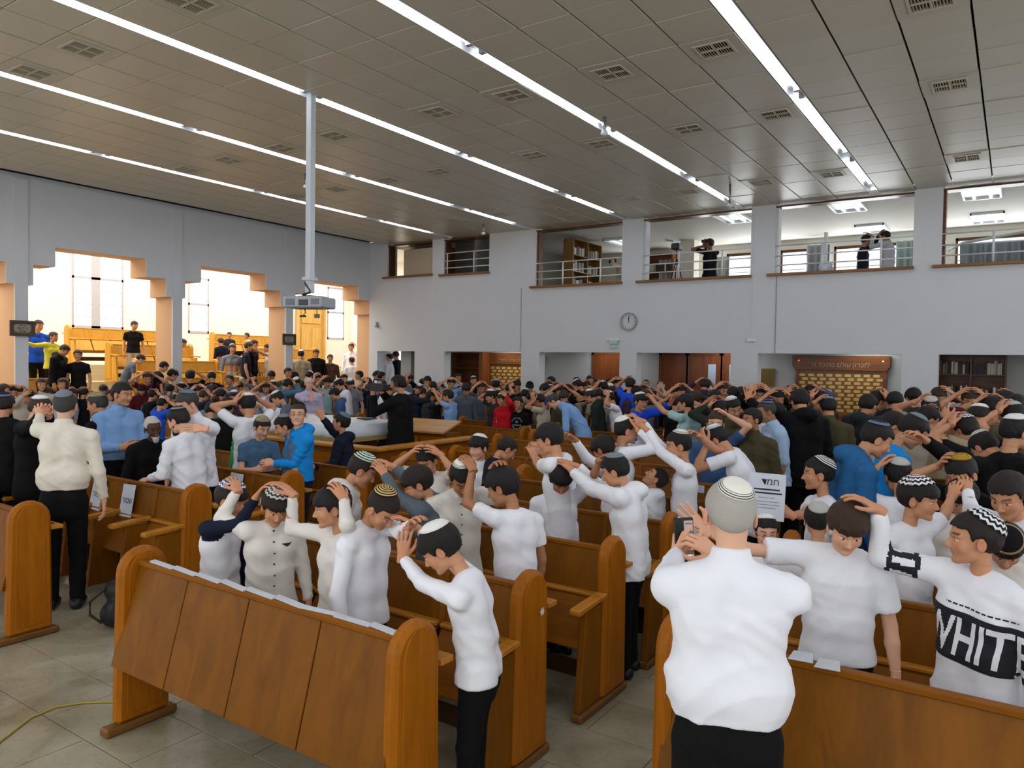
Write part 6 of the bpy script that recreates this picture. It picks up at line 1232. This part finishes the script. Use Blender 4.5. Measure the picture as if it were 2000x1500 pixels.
LAND = [(60, 'left edge'), (130, 'below the framed sign'), (200, 'below the first arch'), (290, 'by the nave steps'), (340, 'before the second pier'), (420, 'below the second arch'), (500, 'left of the third pier'), (570, 'at the third pier'), (640, 'below the projector'), (700, 'behind the reading table'), (760, 'by the arcade corner'), (830, 'behind the man in headphones'), (900, 'by the corridor cabinet'), (980, 'before the first memorial board'), (1050, 'at the pier right of the first board'), (1130, 'before the third bay'), (1200, 'before the brown door'), (1250, 'below the clock'), (1330, 'before the doorway'), (1430, 'before the glazed doors'), (1480, 'at the junction box pier'), (1560, 'by the bronze plaque'), (1650, 'before the large memorial board'), (1760, 'right end of the large board'), (1840, 'at the rightmost pier'), (1930, 'before the corridor bookcase'), (2100, 'right edge')]
SEEN = {}
def cr(px, py, Y, yaw, var, tc='navy', kip=None, hc='black', bc='black', tone=None, **k):
    if px < 720: Y = min(Y, float(atx(px, py, -15.2)[1]))
    girl = var == 'girl'; who = 'girl' if girl else 'boy' if Y < 12 else 'youth'; land = next(l for m_, l in LAND if px < m_)
    base = '%s in a %s %s, %s' % (who, CN.get(tc, tc), GN[var], PN[var]); d = 'near row' if Y < 9 else 'middle rows' if Y < 11.5 else 'far rows'
    lab = '%s, %s%s' % (base, land, '' if (base, land) not in SEEN else ', ' + d)
    if lab in SEEN: lab = lab + ' again'; 
    SEEN[(base, land)] = 1; n = SEEN.get(lab, 0); SEEN[lab] = n+1
    w_ = lab.split()
    if len(w_) > 16: lab = '%s in %s, %s, %s' % (who, CN.get(tc, tc), PN[var].split(',')[0], land)
    while len(lab.split()) > 16: lab = lab.rsplit(' ', 1)[0].rstrip(',')
    crowd(px, py, Y, yaw, var, tc, bc, kip, hc, tone, label=lab, group='crowd standing among the pews', **k)
spec = '''
8 750 7.6 100 girl stone - brown|25 754 8.2 170 both black -|40 756 6.6 160 both lilac -|81 739 8.3 170 girl lgrey - brown|58 762 5.6 150 both2 stone black|100 757 6.9 120 bow khaki - brown|122 739 8.6 -150 girl grey - brown|143 758 7.3 170 right pink - brown|165 758 7.6 20 both black -|203 752 8.8 175 bow navy -|215 762 7.7 160 stand lgrey navy dark|
288 727 11.5 175 both maroon - brown|276 752 8.6 160 bowh maroon maroon|344 722 12.4 80 bow grey greyzig|371 724 12.8 0 right black -|413 727 13.2 0 bow black white|448 732 12.0 -130 stand slate olive brown|333 751 9.0 30 right plum -|379 756 9.4 40 bow black - dark|402 762 8.2 60 both navy - brown|417 752 9.8 0 bow charcoal maroon dark|433 760 8.4 20 both denim navy|322 776 6.6 60 both blue whiteb|410 789 6.1 0 bow black dkstripe|446 778 6.0 20 curl black -|468 746 9.6 160 both2 slate -|300 765 8.0 160 left denim grey|355 748 10.4 20 both offwhite white|
497 738 11.4 100 both grey grey dark|531 725 14.0 175 bow army -|563 718 15.0 160 stand army -|567 729 12.6 -170 bow navy - dark|578 726 13.4 40 reach army -|577 738 11.3 -150 bow army white dark|520 748 9.9 175 both lilac -|534 765 7.7 -80 bow slate white dark|609 726 13.8 60 bow navy white|621 730 12.9 120 both slate white dark|640 736 11.4 150 right aqua -|656 741 10.9 -70 bow white white|672 731 12.8 175 stand black -|649 759 9.9 -90 bowh denim -|701 724 14.4 -90 stand lgrey -|714 739 11.3 -100 both navy maroon|731 725 14.6 -80 bow charcoal -|
746 726 14.4 80 stand sky -|801 731 13.8 120 right grey - dark|833 735 13.2 -150 reachl black -|845 746 12.0 0 bow black -|836 757 10.9 100 both2 navy grey|881 739 13.2 175 both sky white|911 750 12.0 150 bowh slate -|941 747 12.6 150 both slate - dark|956 762 10.9 -110 right charcoal whiteblue|968 742 13.4 0 right khaki bluezig|1010 742 13.4 175 right olive maroon|1000 750 12.5 100 both navy navy|
1036 747 13.6 170 bow black blackcap|1061 750 12.6 -60 bowh royal -|1076 735 15.0 -120 stand army -|1073 746 13.4 175 bow blue - brown|1096 753 12.0 160 both black -|1112 752 12.4 20 both2 black -|1122 742 13.8 -60 bow plum whiteb|1126 738 15.0 0 stand black blackcap|1146 744 14.4 160 right charcoal - brown|1153 733 15.9 175 stand brown -|1166 740 15.0 -160 stand charcoal -|1173 745 13.4 -60 reach slate whiteblue|1190 740 14.6 20 stand black -|1207 739 14.2 170 both black whiteb|1184 765 11.0 -100 reach white white|
1251 755 12.6 100 bow plum -|1331 752 12.4 160 both black -|1378 741 13.6 0 both2 plum - dark|1391 762 10.6 -60 reachl plum -|1415 748 13.2 150 both stone - brown|1436 757 11.9 160 bow navy -|1521 762 10.4 160 both black -|1546 755 11.8 150 both2 black -|1596 764 10.0 -60 both charcoal -|1582 752 13.2 170 left denim -|
1721 764 10.3 60 both navy -|1747 767 9.9 0 bow maroon -|1779 759 11.2 -20 bow dkgreen -|1836 758 11.6 160 reach lgrey - brown|1896 762 10.9 170 both brown - brown|1957 765 10.4 -60 right purple -|1990 773 9.4 20 bow khaki -|1968 787 8.2 -60 both army linen|1762 807 7.0 80 bow stone -|1802 813 6.8 70 bow bright grey|1876 812 6.9 -60 both black blackzig|1856 800 7.7 -80 reach khaki maroon|1700 771 9.4 30 reachl charcoal -|1935 775 9.4 -20 both slate -|1822 795 8.2 60 reach stone -'''
for row in spec.replace('\n', '').split('|'):
    t = row.split()
    if len(t) < 7: continue
    cr(int(t[0]), int(t[1]), float(t[2]), float(t[3]), t[4], t[5], t[6] if t[6] in KIP else None, t[7] if len(t) > 7 else t[6] if t[6] in HAIRC and t[6] not in KIP else 'black')
# rows of heads behind them
r = random.Random(11); VN = ['both', 'both2', 'right', 'left', 'reach', 'reachl', 'bow', 'bowh', 'both', 'bow', 'curl', 'both2']
TC = ['navy', 'black', 'black', 'charcoal', 'slate', 'white', 'grey', 'navy', 'denim', 'plum', 'army', 'black', 'lgrey', 'maroon', 'dkgreen', 'steel', 'white', 'khaki']; KC = ['white', None, None, 'whiteb', 'navy', 'grey', None, 'maroon', 'whiteblue', None, 'dkstripe']
taken = [(P.loc[0], P.loc[1]) for P in PEOPLE] + [(c[0].location[0], c[0].location[1]) for c in CROWD]
def fill(x0, x1, y, step, s0, s1, n=99):
    x = x0 + r.uniform(0, step)
    while x < x1:
        xx, yy = x + r.uniform(-.08, .08), y + r.uniform(-.10, .10); x += step*r.uniform(.85, 1.2); s = r.uniform(s0, s1)
        if min((xx-a)**2+(yy-b)**2 for a, b in taken) < .36**2: continue
        v = np.array([xx, yy, s]) - C0; z = v @ F2; px, py = 1000+FPX*(v @ R3)/z, 750-FPX*(v @ U3)/z
        if px < -20 or px > 2020 or 1585 < px < 1715 or (py < 748 and px > 1000): continue
        taken.append((xx, yy)); cr(px, py, yy, r.choice([0, 20, -30, 60, -60, 100, -100, 160, 175, -160]), r.choice(VN), r.choice(TC), r.choice(KC), r.choice(['black', 'black', 'dark', 'brown']), tone=r.choice([None, None, 'fair', 'olive']))
for y in (9.2, 10.1, 11.0, 11.9, 12.85, 13.7): fill(-4.0, -2.0, y, .62, 1.50, 1.66)
for y in (8.3, 9.2, 10.2, 11.1, 12.1, 13.1): fill(-1.1, .6, y, .62, 1.42, 1.62)
for y in (11.5, 12.5, 13.5, 14.3): fill(-8.8, -4.3, y, .72, 1.48, 1.66)
for y in (9.8, 11.4, 13.0, 14.4): fill(-15.2, -10.4, y, .62, 1.42, 1.64)
for y in (7.9, 8.7): fill(-14.2, -10.9, y, .55, 1.34, 1.52)
dress()
# ------------------------------------------------------------------ prints on clothes, phone, papers, headphones
from mathutils.bvhtree import BVHTree
def text_test(s, size, w):
    """2-D inside test for lettering, width stretched to w"""
    cu = bpy.data.curves.new('t', 'FONT'); cu.body = s; cu.size = size; cu.align_x = 'CENTER'; cu.align_y = 'CENTER'; cu.offset = size*.018; t = bpy.data.objects.new('t', cu); COL.objects.link(t)
    me = bpy.data.meshes.new_from_object(t.evaluated_get(bpy.context.evaluated_depsgraph_get())); bpy.data.objects.remove(t); bpy.data.curves.remove(cu)
    xs = [v.co.x for v in me.vertices]; ys = [v.co.y for v in me.vertices]; k = w/(max(xs)-min(xs)); cx, cy = (max(xs)+min(xs))/2, (max(ys)+min(ys))/2; hgt = max(ys)-min(ys)
    bv = BVHTree.FromPolygons([((v.co.x-cx)*k, (v.co.y-cy)*size/hgt, 0) for v in me.vertices], [tuple(p.vertices) for p in me.polygons]); bpy.data.meshes.remove(me)
    return lambda u, v: bv.ray_cast(Vector((u, v, 1)), Vector((0, 0, -1)))[0] is not None
def put_print(P, fn, w, h, cv=0., cu=0., ang=0., step=.004, mats=(), back=False, name='print', turn=0.):
    """cells (u right for the viewer, v up) projected on the shirt from the front; fn gives a material number or None"""
    R = P.R[1] @ rotm(turn); c = P.sp[2] + R[:, 2]*cv; f = R[:, 1]*(-1 if back else 1); rt = -R[:, 0]*(-1 if back else 1); up = R[:, 2]
    bv = BVHTree.FromPolygons([tuple(v) for v in P.sV], [tuple(int(i) for i in q) for q in P.sF]); nu, nv_ = int(w/step), int(h/step); G = {}; V = []; Fc = []; mi = []
    ca, sa = math.cos(ang), math.sin(ang)
    def vert(i, j):
        if (i, j) not in G:
            u, v = (i-nu/2)*step, (j-nv_/2)*step; p = c + rt*(u*ca - v*sa + cu) + up*(u*sa + v*ca) + f*.6; hit = bv.ray_cast(Vector(p), Vector(-f))
            if hit[0] is None: G[(i, j)] = None
            else: G[(i, j)] = len(V); V.append(tuple(hit[0] + Vector(f)*.0022))
        return G[(i, j)]
    for i in range(nu):
        for j in range(nv_):
            m = fn((i+.5-nu/2)*step, (j+.5-nv_/2)*step)
            if m is None: continue
            q = [vert(i, j), vert(i+1, j), vert(i+1, j+1), vert(i, j+1)]
            if None in q: continue
            if max((Vector(V[a])-Vector(V[q[0]])).length for a in q) > .04: continue
            Fc.append(q); mi.append(m)
    if Fc: link(name, npmesh(name, np.array(V), np.array(Fc), list(mats), mi=mi), P.shirt.parent)
blackp = mat('print_black', '10131b', .8); whitep = mat('print_white', 'e3e5ea', .8); navyp = mat('print_navy', '1b2235', .8)
W_ = BYID['wh']; tt = text_test('WHITE', .155, .40); tl_ = text_test('YOU DON\'T HAVE TO BE BLACK AND', .012, .25) if False else None
def whitefn(u, v):
    if abs(v) > .100: return None
    return 1 if abs(v) < .080 and tt(u, v) else 0
put_print(W_, whitefn, .66, .21, cv=-.095, cu=.02, ang=-.10, step=.0035, mats=(blackp, whitep), name='printed_band')
put_print(W_, lambda u, v: 0 if abs(v) < .004 and math.sin(u*420)*math.sin(u*137) > -.1 else None, .26, .012, cv=.028, cu=.05, ang=-.10, step=.003, mats=(blackp,), name='printed_line')
me = W_.shirt.data; me.materials.append(blackp); cen = W_.sV[W_.sF].mean(1); mi = np.zeros(len(cen), np.int32)
for k in 'RL':
    S, E_, Wt = W_.arm[k][:3]; u = E_-S; t = (cen-S) @ u/(u@u); d = np.linalg.norm(cen-S-t[:, None]*u, axis=1); ax2 = nrm(np.cross(u, [0, 0, 1])); ph = np.arctan2((cen-S) @ np.cross(nrm(u), ax2), (cen-S) @ ax2)
    band = (t > .42) & (t < .92) & (d < .085); mi[band & ((t < .50) | (t > .84) | (np.sin(ph*5) > -.15))] = 1
me.polygons.foreach_set('material_index', mi)
btn = mat('button_dark', '2a2c34', .5)
def buttons(u, v):
    for k in range(6):
        if (u)**2 + (v-.15+k*.062)**2 < .0055**2: return 0
    return None
put_print(BYID['a2'], buttons, .02, .42, cv=-.04, step=.003, mats=(btn,), name='buttons'); put_print(BYID['b3'], buttons, .02, .42, cv=-.06, step=.003, mats=(btn,), name='buttons')
put_print(BYID['a2'], lambda u, v: 0 if abs(u) < .030 and v < .008 and v > -.012+abs(u)*.6 else None, .07, .04, cv=.03, cu=.07, step=.003, mats=(blackp,), name='pocket_flap')
put_print(BYID['royal'], lambda u, v: 0 if math.sin(u*260+1)+math.sin(v*240) > -.1 else None, .045, .035, cv=-.01, cu=-.03, step=.006, mats=(whitep,), name='small_logo')
def roundprint(u, v):
    r_ = math.hypot(u, v); a = math.atan2(v, u)
    if .085 < r_ < .105 and math.sin(a*17)+.5*math.sin(a*41) > -.2 and abs(math.sin(a)) > .35: return 0
    if (u**2+(v-.025)**2) < .022**2 and math.sin(u*300)+math.cos(v*260) > -.3: return 0
    return 0 if abs(u) < .08 and abs(v+.03) < .004 else None
put_print(BYID['blkprint'], roundprint, .22, .22, cv=-.05, step=.006, mats=(mat('print_grey', '9a9da3', .8),), name='round_print')
put_print(BYID['redb'], lambda u, v: 0 if abs(u) < .014 and math.sin(v*95)+.4*math.sin(v*230) > -.1 and abs(u*2.0+.0*v) < .03 else None, .035, .26, cv=-.12, cu=-.13, step=.006, mats=(whitep,), name='sleeve_lettering')
# the phone in the man's hands
def held(name, px, py, Y, label, cat, rot):
    p = aty(px, py, Y); e = empty(name, tuple(p), 0, label, cat); e.rotation_euler = rot; return e
m_ = BYID['man']; e = held('phone', 1337, 1052, 2.80, 'black smartphone held up by the grey-haired man, screen showing the hall', 'phone', (math.radians(-4), math.radians(-3), YAW-.28+.35))
MB().box(-.039, .039, 0, .009, -.082, .082).build('phone_body', mat('phone_black', '0a0b0d', .2), e, bevel=.004)
MB().box(-.0, .035, -.001, 0, -.074, .070).build('screen', emis('screen_view', 'a7adb0', .75), e); MB().box(.004, .031, -.0015, -.001, .055, .061).build('record_dot', emis('screen_red', 'c23a30', .8), e)
for (a, b_, c_, d_, col) in [(.0, .035, .02, .03, '5d6468'), (.004, .014, -.03, .012, 'c79a86'), (.020, .033, -.045, -.005, 'b98a78'), (.0, .035, -.062, -.045, '6f4a2c'), (.009, .024, -.073, -.064, 'f1f1f1')]: MB().box(a, b_, -.0018, -.001, c_, d_).build('screen_patch', emis('scr_'+col, col, .8), e)
# printed sheet in the profile boy's hand
e = held('printed_sheet', 1497, 970, 4.9, 'white printed sheet with a Hebrew heading held up beside the man\'s skullcap', 'paper', (math.radians(-8), .05, YAW-.2))
MB().box(-.115, .115, 0, .002, -.15, .15).build('page', mat('paper_bluish', 'cdd2dc', .8), e); text_obj('heading', H_('חמד'), .06, ink, e, (.02, -.002, .095), (math.pi/2, 0, 0), .0004)
for k, (w, z) in enumerate([(.16, .045), (.19, .022), (.10, -.005), (.15, -.03), (.17, -.05), (.12, -.07)]): MB().box(-w/2, w/2, -.0012, 0, z-.004, z+(.006 if k < 2 else .0)).build('text_line', ink if k < 2 else mat('ink_grey', '7c7f8a', .8), e)
p = aty(1362, 952, 5.90); sheet('paper_slip', .16, .06, (p[0], 5.84, p[2]), (-.19, 0, 0), 'white paper slip on the pew back behind the boy tilting his head', 'paper', None)
for px, py, l in ((1560, 1284, 'small folded white paper on the rail of the right pew front'), (1612, 1300, 'white paper lying on the shelf of the right pew front')):
    b = MB(); p = atz(px, py, .95); b.add([(p[0]-.04, p[1], .937), (p[0]+.05, p[1]+.01, .937), (p[0]+.04, p[1]+.05, .96), (p[0]-.03, p[1]+.05, .955), (p[0]-.04, p[1], .935), (p[0]+.05, p[1]+.01, .935), (p[0]+.04, p[1]+.05, .957), (p[0]-.03, p[1]+.05, .952)], [(0, 1, 2, 3), (7, 6, 5, 4), (0, 4, 5, 1), (1, 5, 6, 2), (2, 6, 7, 3), (3, 7, 4, 0)]); tag(b.build('folded_paper', paperw), l, 'paper')
# headphones and camcorder
C_ = BYID['cam']; g = MB(); g.tube([(.36*math.cos(t), -.04, .10+.42*math.sin(t)) for t in np.linspace(0, math.pi, 13)], .03, 6)
for sx in (-1, 1): g.box(sx*.36-.05, sx*.36+.05, -.14, .08, -.14, .12)
o = g.build('headphones', blk, C_.root, bevel=.01); 
M4 = Matrix()
for i in range(3):
    for j in range(3): M4[i][j] = C_.HR[i, j]*C_.hh
    M4[i][3] = C_.hc[i]
o.matrix_local = M4
e = held('video_camera', 738, 757, 7.5, 'black video camera held up by the man in headphones', 'camera', (0, 0, YAW+.9)); MB().box(-.05, .05, -.14, .14, -.05, .06).build('camera_body', blk, e, bevel=.015); g = MB(); g.tube([(0, .14, .0), (0, .22, .0)], .045, 12); g.build('lens', blk, e); g = MB(); g.tube([(0, -.1, .06), (0, -.08, .11), (0, .08, .11), (0, .1, .06)], .012, 6); g.build('handle', blk, e); MB().box(.05, .055, -.06, .04, -.03, .04).build('side_screen', mat('screen_grey', 'b8bcc0', .3), e)
p = atz(756, 815, 1.16); p[1] = min(p[1], 8.1); p[0] = min(p[0], -7.75); tag(MB().box(p[0]-.12, p[0]+.12, p[1]-.09, p[1]+.09, 1.156, 1.175).build('tablet', mat('tablet_navy', '1c2433', .3)), 'dark tablet lying on the right end of the reading table', 'tablet')
m4 = BYID['gal1']; hp = m4.arm['L'][2] + m4.loc; e = empty('phone', (hp[0]+.03, hp[1]-.02, hp[2]+.10), 0, 'phone held sideways by the man photographing from the gallery', 'phone'); e.rotation_euler = (0, 0, .9); MB().box(-.07, .07, 0, .008, -.035, .035).build('phone_body', mat('phone_black', '0a0b0d'), e)
m4 = BYID['d_b']; hp = m4.hc + m4.HR @ np.array([0, .62*m4.hh, 0]) + m4.loc; e = empty('phone', tuple(hp), 0, 'pale phone held up by the woman in the doorway', 'phone'); e.rotation_euler = (0, 0, 0); MB().box(-.06, .06, 0, .008, -.03, .03).build('phone_body', mat('phone_pale', 'a9adb0', .4), e)
